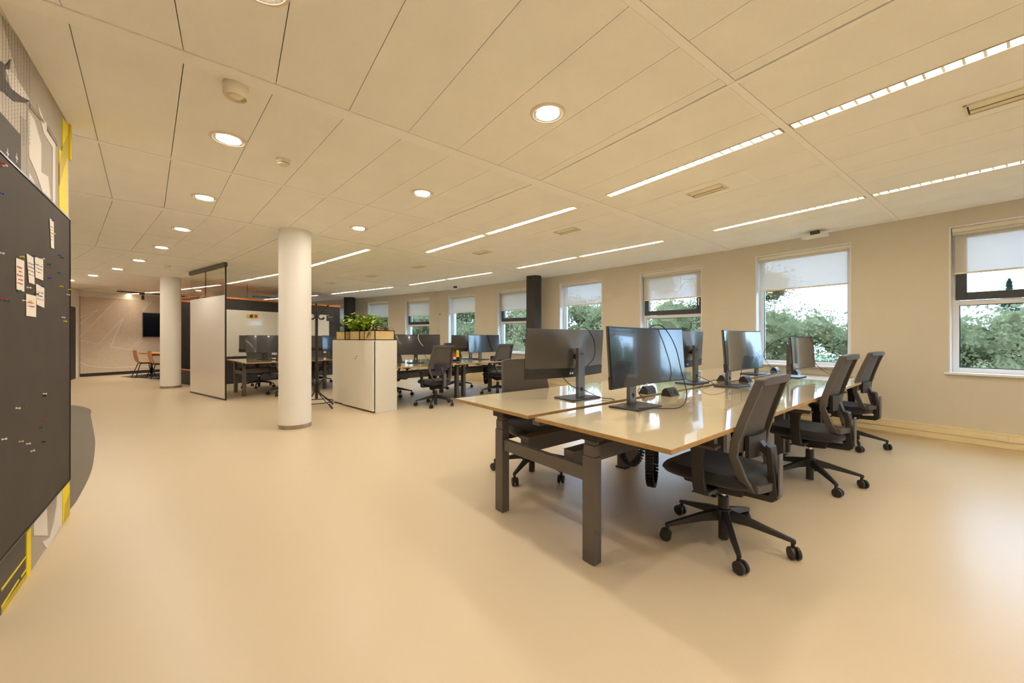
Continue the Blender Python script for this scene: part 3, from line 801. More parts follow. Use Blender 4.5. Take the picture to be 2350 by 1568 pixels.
for i, (px, m_, lab) in enumerate([(570.5,'woodpanel','pale card magnet, left one on the whiteboard'),(577,'yellow','yellow card with dark figure, middle one on the whiteboard'),(586,'orange','orange square card, right one on the whiteboard')]):
    o = thing('whiteboard_card', lab, 'card', group='cards stuck on the whiteboard'); o.matrix_world = on_booth(booth_x(px))
    z = booth_z(px,726); w = .06
    a = MB(); a.box(-w,w,-.004,-.0005,z-.055,z+.055); a.build('card_sheet',m_,o,smooth=False)
    a = MB(); a.box(-.015 if i else .02,.02 if i else .045,-.006,-.004,z-.03-.015*(i == 1),z+.03+.015*(i == 1)); a.build('card_print','pipe',o,smooth=False)
o = thing('small_poster', 'small dark blue picture at the whiteboard top right corner', 'poster'); o.matrix_world = on_booth(booth_x(756.5))
z = booth_z(756.5,731); a = MB(); a.box(-.13,.13,-.004,-.0005,z-.09,z+.09); a.build('poster_sheet','windark',o,smooth=False)
a = MB(); a.prism([(-.1,z+.03),(-.03,z+.05),(.02,z+.045),(.09,z+.055),(.09,z+.045),(.0,z+.03)],-.0055,-.0042,axis='y'); a.build('poster_print','mural_light',o,smooth=False)
for i, x in enumerate((1.05,2.25)):
    p = BC+bd*x+Vector((0,0,0)); a = MB(); a.cyl((p.x,p.y,BH+.04),(p.x,p.y,CH),.005,n=8)
    tag(a.build('suspension_wire','pipe'), 'thin wire from ceiling to booth rim, %s one' % ('left','right')[i], 'wire', 'booth suspension wires')

# ---- glass partition with white lower part
G0 = Vector((-7.15,8.53,0)); G1 = Vector((-5.55,7.43,0)); gd = (G1-G0).normalized(); gl_ = (G1-G0).length
e = thing('glass_partition', 'tall glass partition with glossy white writing surface below clear glass', 'partition'); e.matrix_world = Matrix.Translation(G0) @ Matrix.Rotation(math.atan2(gd.y,gd.x),4,'Z')
a = MB(); a.box(0,gl_,-.006,.006,.03,2.60); a.build('glass_sheet','partglass',e,smooth=False)
a = MB(); a.box(0.005,gl_-.012,-.0085,-.0065,.03,2.05); a.build('white_surface','glasswhite',e,smooth=False)
a = MB(); a.box(-.005,gl_+.01,-.03,.03,2.60,CH); a.build('head_rail','steel',e,bevel=.003)
a = MB(); a.box(0,gl_,-.012,.012,.0,.03); a.box(gl_-.006,gl_+.012,-.012,.012,.0,2.62); a.build('edge_profile','black',e,bevel=.002)
a = MB(); a.box(gl_*.46,gl_*.46+.0015,-.0075,.0075,2.05,2.60); a.build('glass_joint','black',e,smooth=False)

# ------------------------------------------------------------------ desks
def make_desk(t=.738):
    """double bench module: local X = length 1.6, Y = 0..1.80 across both tops"""
    r = thing('bench_desk', '', 'desk')
    for y0, y1 in ((0,.868),(.932,1.80)):
        a = MB(); a.box(.002,1.598,y0,y1,t-.024,t-.0012); tp = a.build('tabletop','edge',r,bevel=.0015)
        a = MB(); a.box(.003,1.597,y0+.001,y1-.001,t-.0012,t); a.build('laminate_surface','desktop',tp,smooth=False)
    a = MB(); a.box(.04,1.56,.868,.932,t-.06,t-.03); a.build('joining_rail','steel',r)
    for x in (.085,1.515):
        for y in (.50,1.30):
            l = MB(); l.cbox((x,y,.29),(.062,.082,.572)); leg = l.build('leg','steel',r,bevel=.003)
            l = MB(); l.cbox((x,y,.608),(.054,.072,.062)); l.build('leg_collar','steel',leg,bevel=.002)
            l = MB(); l.cbox((x,y,.655),(.046,.064,.032)); l.build('leg_tube','steel',leg,bevel=.002)
            l = MB(); l.cbox((x,y,t-.024-.025),(.075,.12,.05)); l.build('leg_motor','plastic',leg,bevel=.004)
            l = MB(); l.cbox((x,y,.006),(.082,.11,.012)) if x > 1 else l.cbox((x,y,.004),(.05,.07,.008)); l.build('leg_foot','black',leg,bevel=.002)
        l = MB(); l.box(x-.02,x+.02,.541,1.259,.435,.51); l.build('crossbar','steel',r,bevel=.002)
    for y in (.66,1.06):
        l = MB(); l.box(.12,1.48,y,y+.08,.455,.555); l.box(.12,1.48,y-.002,y+.082,.549,.556); l.build('cable_tray','steel',r,bevel=.002)
    for x in (.22,1.38):
        l = MB(); l.box(x-.025,x+.025,.12,1.68,t-.055,t-.026); l.build('top_support','plastic',r,bevel=.002)
    # loose cables below
    for q, y in enumerate((.58,1.22)):
        l = MB()
        for x in (.5,.95):
            l.tube([(x,y+.05,t-.03),(x+.02,y+.02,t-.09),(x+.10,y,t-.13),(x+.2,y+.02,t-.1),(x+.25,y+.05,t-.03)],.0035,6)
        l.build('under_desk_cable','cable',r)
    return r
def chain_part(par, x, y, dx, dy, zt, zb, mname='black'):
    m = MB(); n = 42
    for i in range(n):
        t = i/(n-1); ang = math.pi*t
        if t < .35: p = (x, y, zt+(zb+.13-zt)*(t/.35)); th = 0
        elif t > .75: p = (x+dx, y+dy, zb+.13+(zt-.1-zb-.13)*((t-.75)/.25)); th = 0
        else:
            q = (t-.35)/.4; p = (x+dx*(1-math.cos(math.pi*q))/2, y+dy*(1-math.cos(math.pi*q))/2, zb+.13-.13*math.sin(math.pi*q)); th = (q)*math.pi
        T = Matrix.Translation(p) @ Matrix.Rotation(math.atan2(dy,dx),4,'Z') @ Matrix.Rotation(-th if 0 < th < math.pi else 0,4,'Y')
        m.cbox((0,0,0),(.03,.052,.017),T); m.cbox((0,0,.01),(.016,.02,.012),T)
    m.build('cable_chain', mname, par, bevel=.002)
BEN = {'A': (Vector((.683,1.646,0)), R(39)), 'B': (Vector((-1.86,6.40,0)), R(44.5)), 'C': (Vector((-5.28,7.58,0)), R(46))}
def bp_(b, u, v, z=0):
    o, a = BEN[b]; c, s = math.cos(a), math.sin(a)
    return Vector((o.x+u*c-v*s, o.y+u*s+v*c, z))
proto = {}
dl = {'A': ['cream double bench desk nearest the camera', 'middle double bench desk of the near row of three', 'double bench desk at the window end of the near row'],
      'B': ['double bench desk beside the white cabinet in the second row', 'double bench desk at the window end of the second row'],
      'C': ['double bench desk beside the glass partition', 'double bench desk between white column and cabinet in the farthest row']}
TH = {'A': .738, 'B': .728, 'C': .72}
for b in 'ABC':
    for i, lab in enumerate(dl[b]):
        src = make_desk(TH[b]) if i == 0 else proto[b]
        if i == 0:
            proto[b] = src; src.location = bp_(b, 0, 0); src.rotation_euler = (0,0,BEN[b][1]); src['label'] = lab; src['group'] = 'double bench desks'
            o = src
        else: o = dup(src, bp_(b, i*1.602, 0), BEN[b][1], lab, 'double bench desks')
for b in ('A','B'):
    pass
mods = [o for o in bpy.data.objects if o.name.startswith('bench_desk') and o.parent is None]
chain_part(mods[0], .85, .62, .17, .06, .60, .17); chain_part(mods[0], 1.03, .97, .2, -.05, .60, .2)
chain_part(mods[3], .95, .6, .14, .05, .55, .2); chain_part(mods[4], .75, .6, .12, .05, .55, .2)

# ------------------------------------------------------------------ text helper
def text_mesh(name, body, size, T, m, parent, ext=.0006):
    c = bpy.data.curves.new(name, 'FONT'); c.body = body; c.size = size; c.align_x = 'CENTER'; c.align_y = 'CENTER'; c.extrude = ext; c.offset = size*.012
    o = bpy.data.objects.new(name+'_c', c); COL.objects.link(o)
    dg = bpy.context.evaluated_depsgraph_get(); me = bpy.data.meshes.new_from_object(o.evaluated_get(dg))
    bpy.data.objects.remove(o)
    me.transform(T); me.materials.clear(); me.materials.append(MATS[m])
    q = bpy.data.objects.new(name, me); COL.objects.link(q); q.parent = parent
    return q
# ------------------------------------------------------------------ monitors (local +Y = viewing side, origin on the desk)
MW, RC = .445, 2.3
def make_monitor():
    r = thing('curved_monitor', '', 'monitor')
    z0, z1 = .165, .548; yc = .055
    def cy(x): return yc+x*x/(2*RC)
    tilt = Matrix.Translation((0,yc,.35)) @ Matrix.Rotation(R(4),4,'X') @ Matrix.Translation((0,-yc,-.35))
    def depth(x, z):
        q = max(0, 1-abs(x)/.26)**1.3; w = max(0, 1-abs(z-.33)/.21)**.8
        return .014+.034*min(1, q*1.4)*min(1, w*1.3)
    def F(u, v, off): x = (2*u-1)*MW; z = z0+(z1-z0)*v; return (x, cy(x)+off, z)
    def Bk(u, v): x = (2*u-1)*MW; z = z0+(z1-z0)*v; return (x, cy(x)-depth(x,z), z)
    a = MB(); a.slab(lambda u,v: Bk(u, .2+.8*v), lambda u,v: F(u,.2+.8*v,0), 24, 12, tilt); a.build('rear_shell','monback',r)
    def Bk2(u, v): x = (2*u-1)*MW*.995; z = z0+(z1-z0)*.2*v; return (x, cy(x)-.019-.012*max(0,1-abs(x)/.16), z)
    a = MB(); a.slab(Bk2, lambda u,v: F(u,.2*v,0), 24, 2, tilt); bnd = a.build('lower_rear_band','monband',r)
    a = MB(); a.box(-.045,-.03,-.001+.01,.012,z0+.028,z0+.043,tilt); a.box(-.02,-.005,.009,.012,z0+.028,z0+.043,tilt); a.build('port_label','winwhite',bnd,smooth=False)
    # bezel edge
    a = MB(); a.slab(lambda u,v: F(u,v,.0), lambda u,v: F(u,v,.006), 24, 2, tilt); a.build('bezel','black',r)
    a = MB(); a.slab(lambda u,v: F(.006+u*.988,.018+.955*v,.0058), lambda u,v: F(.006+u*.988,.018+.955*v,.0075), 24, 2, tilt); sc = a.build('screen','screen',r)
    text_mesh('logo','DELL',.009, tilt @ Matrix.Translation((0,yc+.0065,z0+.006)) @ Matrix.Rotation(math.pi,4,'Z') @ Matrix.Rotation(math.pi/2,4,'X'),'winwhite',sc,.0004)
    # stand
    a = MB(); pts = []
    w = .037
    hz, hr = .078, .017; n = 24
    # column with a round cable hole
    top = .40
    def ring(y): return [(hr*math.cos(2*math.pi*i/n), y, hz+hr*math.sin(2*math.pi*i/n)) for i in range(n)]
    def outer(y):
        o = []
        for i in range(n):
            c, s = math.cos(2*math.pi*i/n), math.sin(2*math.pi*i/n); k = 1/max(abs(c), abs(s)); o.append((w*c*k, y, hz+w*s*k))
        return o
    f0, f1 = -.062, -.034
    vs = ring(f0)+outer(f0)+ring(f1)+outer(f1)
    fs = []
    for i in range(n):
        j = (i+1) % n
        fs += [(i, n+i, n+j, j), (2*n+i, 2*n+j, 3*n+j, 3*n+i), (i, j, 2*n+j, 2*n+i), (n+i, 3*n+i, 3*n+j, n+j)]
    a.add(vs, fs); a.box(-w,w,f0,f1,.012,hz-w); a.box(-w,w,f0,f1,hz+w,top)
    st = a.build('stand_column','monback',r,smooth=False)
    a = MB(); a.lathe([(.017,-.0645),(.021,-.0645),(.021,-.033),(.017,-.033)],24,Matrix.Translation((0,0,hz)) @ Matrix.Rotation(math.pi/2,4,'X') @ Matrix.Translation((0,0,.0965)) ); 
    a.v = [(x, -.064 if y < -.05 else -.032, z) for x, y, z in a.v] if False else a.v
    a = MB(); a.cyl((0,-.05,.33),(0,.03,.33),.02,n=16); a.cbox((0,-.028,.33),(.05,.02,.05)); a.build('tilt_arm','black',st)
    # logo ring + letters on the rear of the column
    lg = MB(); 
    nn = 28
    vs = []; fs = []
    for rr in (.0165,.0185):
        for yy in (f0, f0-.0012):
            for i in range(nn): t = 2*math.pi*i/nn; vs.append((rr*math.cos(t), yy, .355+rr*math.sin(t)))
    for i in range(nn):
        j = (i+1) % nn
        fs += [(nn+i, nn+j, 3*nn+j, 3*nn+i), (i, 2*nn+i, 2*nn+j, j), (i, j, nn+j, nn+i), (2*nn+i, 3*nn+i, 3*nn+j, 2*nn+j)]
    lg.add(vs, fs); lg.build('logo_ring','black',st)
    text_mesh('logo','DELL',.0125, Matrix.Translation((0,f0-.0005,.355)) @ Matrix.Rotation(math.pi/2,4,'X'),'black',st)
    a = MB(); a.prism([(-.165,-.12),(.165,-.12),(.145,.10),(-.145,.10)],.0,.012); a.build('stand_base','monband',r,bevel=.004)
    # side clip
    a = MB(); a.box(-MW-.006,-MW+.008,cy(MW)-.03,cy(MW)-.004,z0+.03,z0+.085,tilt); a.build('side_clip','plastic',r,bevel=.002)
    return r
MON = make_monitor()
tA = TH['A']; fr = lambda b, s: (face_rz(*( (s*-1*-math.sin(BEN[b][1])), (s*-1*math.cos(BEN[b][1])) )) if False else BEN[b][1]+(math.pi if s > 0 else 0))
# s=+1: row-1 monitor, screen looks along -v ; s=-1: row-2 monitor, screen looks along +v
mons = [('A',.78,.668,1,0,'nearest curved monitor with visible screen and a cable looped over its top'),
        ('A',.755,1.21,-1,0,'monitor seen from behind with round logo stand, nearest of the back row'),
        ('A',2.47,1.12,-1,0,'monitor seen from behind on the middle desk, partly hidden by the nearest screen'),
        ('A',2.52,.72,1,0,'curved monitor with its screen visible in the middle of the near desk row'),
        ('A',4.12,1.10,-1,0,'monitor seen from behind at the window end, mostly hidden'),
        ('A',4.06,.63,1,-.06,'lowered monitor turned edge-on beside the window with an arched cable'),
        ('B',.70,.70,1,0,'black monitor screen with a white cable hanging down it, right of the cabinet'),
        ('B',.52,1.22,-1,0,'monitor seen from behind, its corner peeking out beside the cabinet'),
        ('B',2.36,.72,1,0,'blue reflecting monitor screen in the second desk row, nearer the window'),
        ('B',2.44,1.26,-1,0,'grey rear of a monitor behind the blue screen in the second desk row'),
        ('C',.62,.78,1,0,'dark monitor screen between the glass partition and the white column'),
        ('C',.60,1.25,-1,0,'grey rear of a monitor left of the screen beside the glass partition'),
        ('C',2.12,.72,1,0,'bright blue reflecting monitor screen behind the coat stand'),
        ('C',2.02,1.25,-1,0,'grey rear of a monitor behind the coat stand pole')]
TURN = {6: R(-26), 10: R(-14)}
for i, (b, u, v, s, dz, lab) in enumerate(mons):
    loc = bp_(b, u, v, TH[b]); rz = BEN[b][1]+(math.pi if s > 0 else 0)+TURN.get(i, 0)
    if i == 0:
        MON.location = loc; MON.rotation_euler = (0,0,rz); MON['label'] = lab; MON['group'] = 'curved monitors on the desks'; o = MON
    else: o = dup(MON, loc, rz, lab, 'curved monitors on the desks')
    if dz:
        for c in kids(o):
            if not c.name.startswith(('stand_base','stand_column')): c.location.z += dz

def cable(name, pts, r, m, lab, n=7):
    # smooth catmull-rom through points
    P = [Vector(p) for p in pts]; out = []
    for i in range(len(P)-1):
        p0 = P[max(i-1,0)]; p1 = P[i]; p2 = P[i+1]; p3 = P[min(i+2,len(P)-1)]
        for k in range(8):
            t = k/8; out.append(.5*((2*p1)+(-p0+p2)*t+(2*p0-5*p1+4*p2-p3)*t*t+(-p0+3*p1-3*p2+p3)*t**3))
    out.append(P[-1]); a = MB(); a.tube(out, r, n); return tag(a.build(name, m), lab, 'cable')
def q(b, u, v, z): return tuple(bp_(b, u, v, TH[b]+z))
cable('monitor_cable', [q('A',.92,.78,.42),q('A',.93,.70,.52),q('A',.95,.64,.571),q('A',.985,.585,.55),q('A',1.07,.55,.42),q('A',1.12,.53,.24),q('A',1.10,.48,.08),q('A',.98,.46,.01),q('A',.84,.50,.008),q('A',.74,.55,.016),q('A',.66,.58,.017)], .0032, 'cable', 'black cable looping over the top of the nearest screen')
cable('monitor_cable', [q('A',.87,1.33,.40),q('A',.88,1.30,.52),q('A',.88,1.275,.562),q('A',.91,1.22,.55),q('A',.96,1.19,.45),q('A',.97,1.20,.32),q('A',.92,1.24,.24)], .0032, 'cable', 'black cable hooked over the monitor seen from behind')
cable('monitor_cable', [q('A',.62,1.22,.17),q('A',.65,1.16,.11),q('A',.72,1.135,.085),q('A',.755,1.14,.078),q('A',.80,1.11,.05),q('A',.86,1.04,.012),q('A',.90,.96,.006),q('A',.91,.92,-.03)], .0032, 'cable', 'black cable through the stand hole running off the nearest back desk')
cable('monitor_cable', [q('A',.98,.74,.03),q('A',1.0,.8,.06),q('A',1.1,.86,.08),q('A',1.22,.88,.05),q('A',1.32,.92,.02),q('A',1.4,.96,.01)], .0032, 'cable', 'black cable from the nearest screen stand to the desk socket')
cable('monitor_cable', [q('A',2.32,1.14,.16),q('A',2.3,1.08,.06),q('A',2.36,1.03,.03),q('A',2.47,1.05,.078),q('A',2.52,1.0,.05),q('A',2.56,.93,.006),q('A',2.56,.90,-.03)], .003, 'cable', 'black cable under the middle rear-facing monitor')
cable('monitor_cable', [q('A',2.1,.86,.0),q('A',2.16,.83,.05),q('A',2.3,.80,.07),q('A',2.47,.79,.06),q('A',2.62,.76,.03),q('A',2.74,.66,.01),q('A',2.6,.6,.015)], .003, 'cable', 'black cable lying around the middle screen stand')
cable('monitor_cable', [q('A',2.86,.80,.01),q('A',2.82,.76,.1),q('A',2.72,.72,.17)], .003, 'cable', 'short cable hanging from the middle screen to the socket')
cable('monitor_cable', [q('A',4.1,.60,.49),q('A',4.02,.66,.5),q('A',4.0,.82,.42),q('A',4.15,.98,.28),q('A',4.45,1.02,.12),q('A',4.66,1.02,.04)], .003, 'cable', 'black cable arching left from the edge-on monitor to a socket')
cable('monitor_cable', [q('A',4.1,.60,.49),q('A',4.16,.50,.49),q('A',4.2,.46,.36),q('A',4.2,.46,.2),q('A',4.3,.36,.06),q('A',4.42,.22,.008),q('A',4.5,.16,.006)], .003, 'cable', 'black cable falling over the edge-on monitor onto the desk')
cable('monitor_cable', [q('A',3.5,1.0,.004),q('A',3.7,.93,.03),q('A',4.0,.9,.02),q('A',4.3,.95,.03),q('A',4.6,.98,.01)], .003, 'cable', 'black cable trailing along the desk gap near the window')
cable('network_cable', [q('B',.72,.62,.56),q('B',.70,.625,.50),q('B',.73,.60,.40),q('B',.80,.585,.30),q('B',.77,.60,.2),q('B',.75,.62,.1),q('B',.78,.66,.01)], .006, 'cablewhite', 'white cable hanging wavy in front of the black screen')
cable('monitor_cable', [q('B',.86,.66,.16),q('B',.9,.62,.08),q('B',.98,.6,.02),q('B',1.15,.62,.005)], .004, 'cable', 'dark cable on the desk right of the black screen stand')
cable('monitor_cable', [q('B',2.48,.65,.555),q('B',2.52,.64,.46),q('B',2.56,.63,.3),q('B',2.62,.63,.2)], .006, 'cable', 'dark cable hanging in front of the blue screen')
cable('monitor_cable', [q('C',.8,.71,.555),q('C',.78,.70,.4),q('C',.80,.70,.2),q('C',.9,.75,.06),q('C',.95,.8,.006)], .005, 'cable', 'dark cable hanging on the screen beside the glass partition')

# desk sockets
def make_socket():
    r = thing('desk_socket', '', 'power socket')
    a = MB(); a.prism([(-.045,0),(.05,0),(.012,.062),(-.012,.066),(-.035,.045)], -.068, .068, axis='x'); b = a.build('socket_block','plastic',r,bevel=.004)
    n = Vector((0,.062,.038)).normalized(); 
    for x in (-.032,.032):
        c = Vector((x,.031,.031)); a = MB(); a.cyl(c, c+n*.0035, .021, n=20); so = a.build('socket_outlet','black',r)
        a = MB(); 
        for dz in (-.008,.008): a.cyl(c+Vector((dz,0,0))+n*.003, c+Vector((dz,0,0))+n*.0042, .0028, n=8)
        a.build('socket_hole','cable',so)
    return r
SK = make_socket()
socks = [('A',1.46,.80,math.pi,'black twin power socket wedge by the nearest screen, outlets facing the camera'),('A',1.44,.995,0,'black power socket wedge behind the nearest screen stand'),
         ('A',3.03,.79,math.pi,'black twin power socket wedge right of the middle screen'),('A',2.98,1.0,0,'black power socket wedge behind the middle screen stand'),
         ('A',4.72,1.02,0,'black power socket wedge at the window end under the arching cable'),('A',4.63,.76,math.pi,'black power socket wedge behind the edge-on monitor stand'),
         ('B',2.86,.88,math.pi,'black power socket wedge beside the blue screen in the second row')]
for i, (b, u, v, rot, lab) in enumerate(socks):
    loc = bp_(b,u,v,TH[b]); rz = BEN[b][1]+rot
    if i == 0: SK.location = loc; SK.rotation_euler = (0,0,rz); SK['label'] = lab; SK['group'] = 'desktop power sockets'
    else: dup(SK, loc, rz, lab, 'desktop power sockets')
# small card stand on second row
p = bp_('B',1.62,.66,TH['B'])
e = thing('card_stand', 'red white and yellow cards in a black stand on the second row', 'card stand', tuple(p), R(15))
a = MB(); a.box(-.09,.09,-.04,.04,0,.015); a.box(-.07,.07,-.025,.025,.015,.04); a.build('stand_base','black',e,bevel=.003)
a = MB(); a.box(-.06,.0,-.012,-.006,.04,.09); a.build('white_card','paper',e,smooth=False)
a = MB(); a.box(-.06,.0,-.012,-.006,.09,.155); a.build('red_card','red',e,smooth=False)
a = MB(); a.box(.003,.058,-.02,-.012,.085,.23); a.build('yellow_card','yellow',e,smooth=False)
a = MB(); a.box(.003,.058,-.02,-.012,.04,.085); a.build('black_card','black',e,smooth=False)

# ------------------------------------------------------------------ task chair (local +Y faces forward)
def make_chair(lift=0.0, spin=0.0, solid=False):
    r = thing('office_chair', '', 'office chair')
    # five-star base
    hub = MB(); hub.lathe([(0,.012),(.028,.012),(.028,.115),(.042,.13),(.046,.165),(.040,.192),(.030,.196),(.030,.262),(.027,.266),(0,.266)],24); hub.build('base_hub','plastic',r)
    gl = MB(); gl.cyl((0,0,.26),(0,0,.31),.014,n=16); gl.build('gas_lift','chrome',r)
    for i in range(5):
        T = Matrix.Rotation(spin+i*2*math.pi/5,4,'Z')
        def sec(x, w, zt, zb): return [(x,-w,zb),(x,w,zb),(x,w*.8,zt),(x,-w*.8,zt)]
        vs = sec(.03,.021,.188,.125)+sec(.13,.019,.166,.122)+sec(.24,.016,.135,.104)+sec(.335,.013,.108,.086)+sec(.352,.011,.102,.082)
        fs = [(0,3,2,1)]
        for k in range(4):
            for j in range(4): fs.append((k*4+j, k*4+(j+1)%4, (k+1)*4+(j+1)%4, (k+1)*4+j))
        fs.append((16,17,18,19))
        a = MB(); a.add(vs, fs, T); lg = a.build('base_leg','plastic',r,bevel=.003)
        cz = .034; cr = .033; an = [.7,-1.1,2.0,.2,-.5][i]
        C = T @ Matrix.Translation((.338,0,0)) @ Matrix.Rotation(an,4,'Z')
        a = MB()
        for sgn in (-1,1): 
            a.lathe([(.0,.0),(cr*.75,.0),(cr,.004),(cr,.018),(cr*.9,.021),(0,.021)],20,C @ Matrix.Translation((.012,0,cz)) @ Matrix.Rotation(sgn*math.pi/2,4,'X') @ Matrix.Translation((0,0,.005)))
        a.lathe([(.010,.058),(.010,.088)],10,C); a.box(-.012,.018,-.006,.006,.03,.062,C)
        cs = a.build('caster','plastic',lg)
    # mechanism + seat
    a = MB(); a.prism([(-.12,.305),(.0,.292),(.10,.315),(.16,.36),(-.14,.375)],-.055,.055,axis='x'); a.prism([(-.06,.35),(.16,.35),(.18,.385),(-.16,.385)],-.16,.16,axis='x'); a.build('seat_mechanism','plastic',r,bevel=.006)
    for P_ in ([(-.10,.06,.35),(-.2,.06,.335),(-.25,.065,.335)],[(.10,.02,.35),(.2,.02,.335),(.25,.02,.335)]):
        a = MB(); a.tube(P_,.006,8); a.build('adjust_lever','black',r)
    a = MB(); N = 48
    prof_s = [(.02,.466),(.35,.465),(.6,.463),(.8,.461),(.92,.455),(.98,.444),(1.0,.428),(.99,.410),(.95,.396),(.85,.388),(.02,.386)]
    for rr, zz in prof_s:
        for i in range(N):
            t = 2*math.pi*i/N; c_, s_ = math.cos(t), math.sin(t); e_ = 2/3.6
            x = .252*abs(c_)**e_*(1 if c_ >= 0 else -1); y = .285*abs(s_)**e_*(1 if s_ >= 0 else -1)
            x *= 1-.10*max(0,-y/.285)
            yy = y*rr+.035; top = zz > .41
            a.v.append((x*rr, yy, zz-.028*max(0,(yy-.16)/.16)**2*(1 if top else .2)+(.010*(x*rr/.25)**2 if top and rr < .95 else 0)))
    for k in range(len(prof_s)-1):
        for i in range(N): a.f.append([k*N+i, (k+1)*N+i, (k+1)*N+(i+1)%N, k*N+(i+1)%N]); a.mi.append(0)
    a.f.append(list(range(N))); a.mi.append(0); a.f.append(list(range(len(prof_s)*N-1,(len(prof_s)-1)*N-1,-1))); a.mi.append(0)
    a.build('seat','fabric',r)
    # arms
    for sx in (-1,1):
        X = sx*.272
        a = MB()
        sect = [(.01,.345,.034,.014),(.02,.40,.034,.014),(.025,.52,.032,.013),(.025,.585,.036,.016),(.025,.612,.055,.026)]
        vs = []
        for yy, zz, hy, hx in sect: vs += [(X-hx,yy-hy,zz),(X+hx,yy-hy,zz),(X+hx,yy+hy,zz),(X-hx,yy+hy,zz)]
        fs = [(3,2,1,0)]
        for k in range(len(sect)-1):
            for j in range(4): fs.append((k*4+j,k*4+(j+1)%4,(k+1)*4+(j+1)%4,(k+1)*4+j))
        m_ = len(sect)*4; fs.append((m_-4,m_-3,m_-2,m_-1))
        a.add(vs, fs); a.box(min(X,sx*.12),max(X,sx*.12),-.035,.03,.34,.365)
        arm = a.build('armrest','plastic',r,bevel=.004)
        a = MB(); a.slab(lambda u,v: (X+(2*u-1)*.042*(1-.15*v), -.085+.24*v, .634-.005*(2*u-1)**2), lambda u,v: (X+(2*u-1)*.038*(1-.15*v), -.08+.23*v, .612), 6, 10)
        a.build('arm_pad','plasticgrey',arm,bevel=.003)
    # back
    prof = [(-.205,.395),(-.175,.47),(-.142,.585),(-.15,.66),(-.185,.78),(-.222,.89),(-.262,1.0)]
    wid = [.165,.20,.225,.225,.215,.205,.195]
    def at(v):
        t = v*(len(prof)-1); i = min(int(t),len(prof)-2); f = t-i
        # smooth
        return (prof[i][0]*(1-f)+prof[i+1][0]*f, prof[i][1]*(1-f)+prof[i+1][1]*f+lift, wid[i]*(1-f)+wid[i+1]*f)
    def rail(sx):
        vs = []; fs = []; n = 24
        for k in range(n+1):
            y, z, w = at(k/n); hw = .012; hd = .026 if k/n > .3 else .030
            x = sx*w
            vs += [(x-hw*1.2,y+hd*.75,z),(x+hw*1.2,y+hd*.75,z),(x+hw,y-hd*.8,z-.004),(x-hw,y-hd*.8,z-.004)]
        for k in range(n):
            for j in range(4): fs.append((k*4+j,k*4+(j+1)%4,(k+1)*4+(j+1)%4,(k+1)*4+j))
        fs.append((3,2,1,0)); fs.append((n*4,n*4+1,n*4+2,n*4+3)); return vs, fs
    a = MB()
    for sx in (-1,1): a.add(*rail(sx))
    y1_, z1_, w1_ = at(1)
    a.slab(lambda u,v: ((2*u-1)*(w1_+.012), y1_+.022-.044*v-.012*(1-(2*u-1)**2), z1_+.014-.012*abs(2*u-1)**4), lambda u,v: ((2*u-1)*(w1_+.012), y1_+.02-.04*v-.012*(1-(2*u-1)**2), z1_-.03), 10, 2)
    y0_, z0_, w0_ = at(0)
    a.slab(lambda u,v: ((2*u-1)*w0_, y0_+.025-.06*v-.035*(1-(2*u-1)**2), z0_+.035), lambda u,v: ((2*u-1)*w0_, y0_+.02-.055*v-.035*(1-(2*u-1)**2), z0_-.005), 10, 2)
    a.build('back_frame','plasticgrey',r,bevel=.003)
    v0 = .34
    def Mf(u, v, o):
        y, z, w = at(v0+(1-v0)*v*.985); c = 2*u-1; return (c*(w-.006), y-.022*(1-c*c)+.012+o, z)
    a = MB(); a.slab(lambda u,v: Mf(u,v,0), lambda u,v: Mf(u,v,-.006), 12, 16); a.build('back_mesh','fabricgrey' if solid else 'mesh_back',r)
    # lumbar shell and spine
    a = MB(); a.slab(lambda u,v: ((2*u-1)*.13, -.165-.02*(1-(2*u-1)**2), .56+.12*v+lift), lambda u,v: ((2*u-1)*.13, -.185-.02*(1-(2*u-1)**2), .56+.12*v+lift), 8, 3); a.build('lumbar_support','plastic',r)
    a = MB(); a.prism([(.0,.325),(-.10,.315),(-.265,.322),(-.292,.345),(-.262,.62),(-.235,.63),(-.25,.36),(-.10,.345),(.0,.35)],-.043,.043,axis='x')
    a.prism([(-.238,.60),(-.238,.56),(-.19,.60+lift),(-.19,.66+lift)],-.03,.03,axis='x')
    for sx in (-1,1): a.add([(sx*.03,-.235,.39),(sx*.165,-.212,.395+lift),(sx*.165,-.212,.425+lift),(sx*.03,-.235,.42),(sx*.03,-.25,.39),(sx*.165,-.225,.395+lift),(sx*.165,-.225,.425+lift),(sx*.03,-.25,.42)],[(0,1,2,3),(7,6,5,4),(0,4,5,1),(3,2,6,7),(1,5,6,2),(0,3,7,4)])
    a.build('back_spine','plastic',r,bevel=.004)
    a = MB(); a.box(-.03,.03,-.298,-.288,.36,.585,Matrix.Translation((0,0,0)) @ Matrix.Rotation(R(0),4,'X')); a.build('spine_cover','lever',r,bevel=.003)
    if solid:
        def Cf(u, v, o):
            y, z, w = at(.12+.88*v); c = 2*u-1; return (c*(w+.004), y-.028*(1-c*c)+.03+o, z)
        a = MB(); a.slab(lambda u,v: Cf(u,v,0), lambda u,v: Cf(u,v,-.02), 12, 16); a.build('back_cushion','fabricgrey',r)
    return r
def place_chair(o, x, y, fx, fy, lab, grp='black office chairs'):
    o.location = (x,y,0); o.rotation_euler = (0,0,face_rz(fx,fy)); o['label'] = lab; o['group'] = grp
    return o
def spin_for(world_deg, fx, fy): return R(world_deg)-face_rz(fx,fy)
vA = (-math.sin(R(39)), math.cos(R(39)))
c1 = place_chair(make_chair(0, spin_for(-107,*vA)), 1.276,2.314,*vA,'black office chair nearest the camera, tucked under the front desk corner')
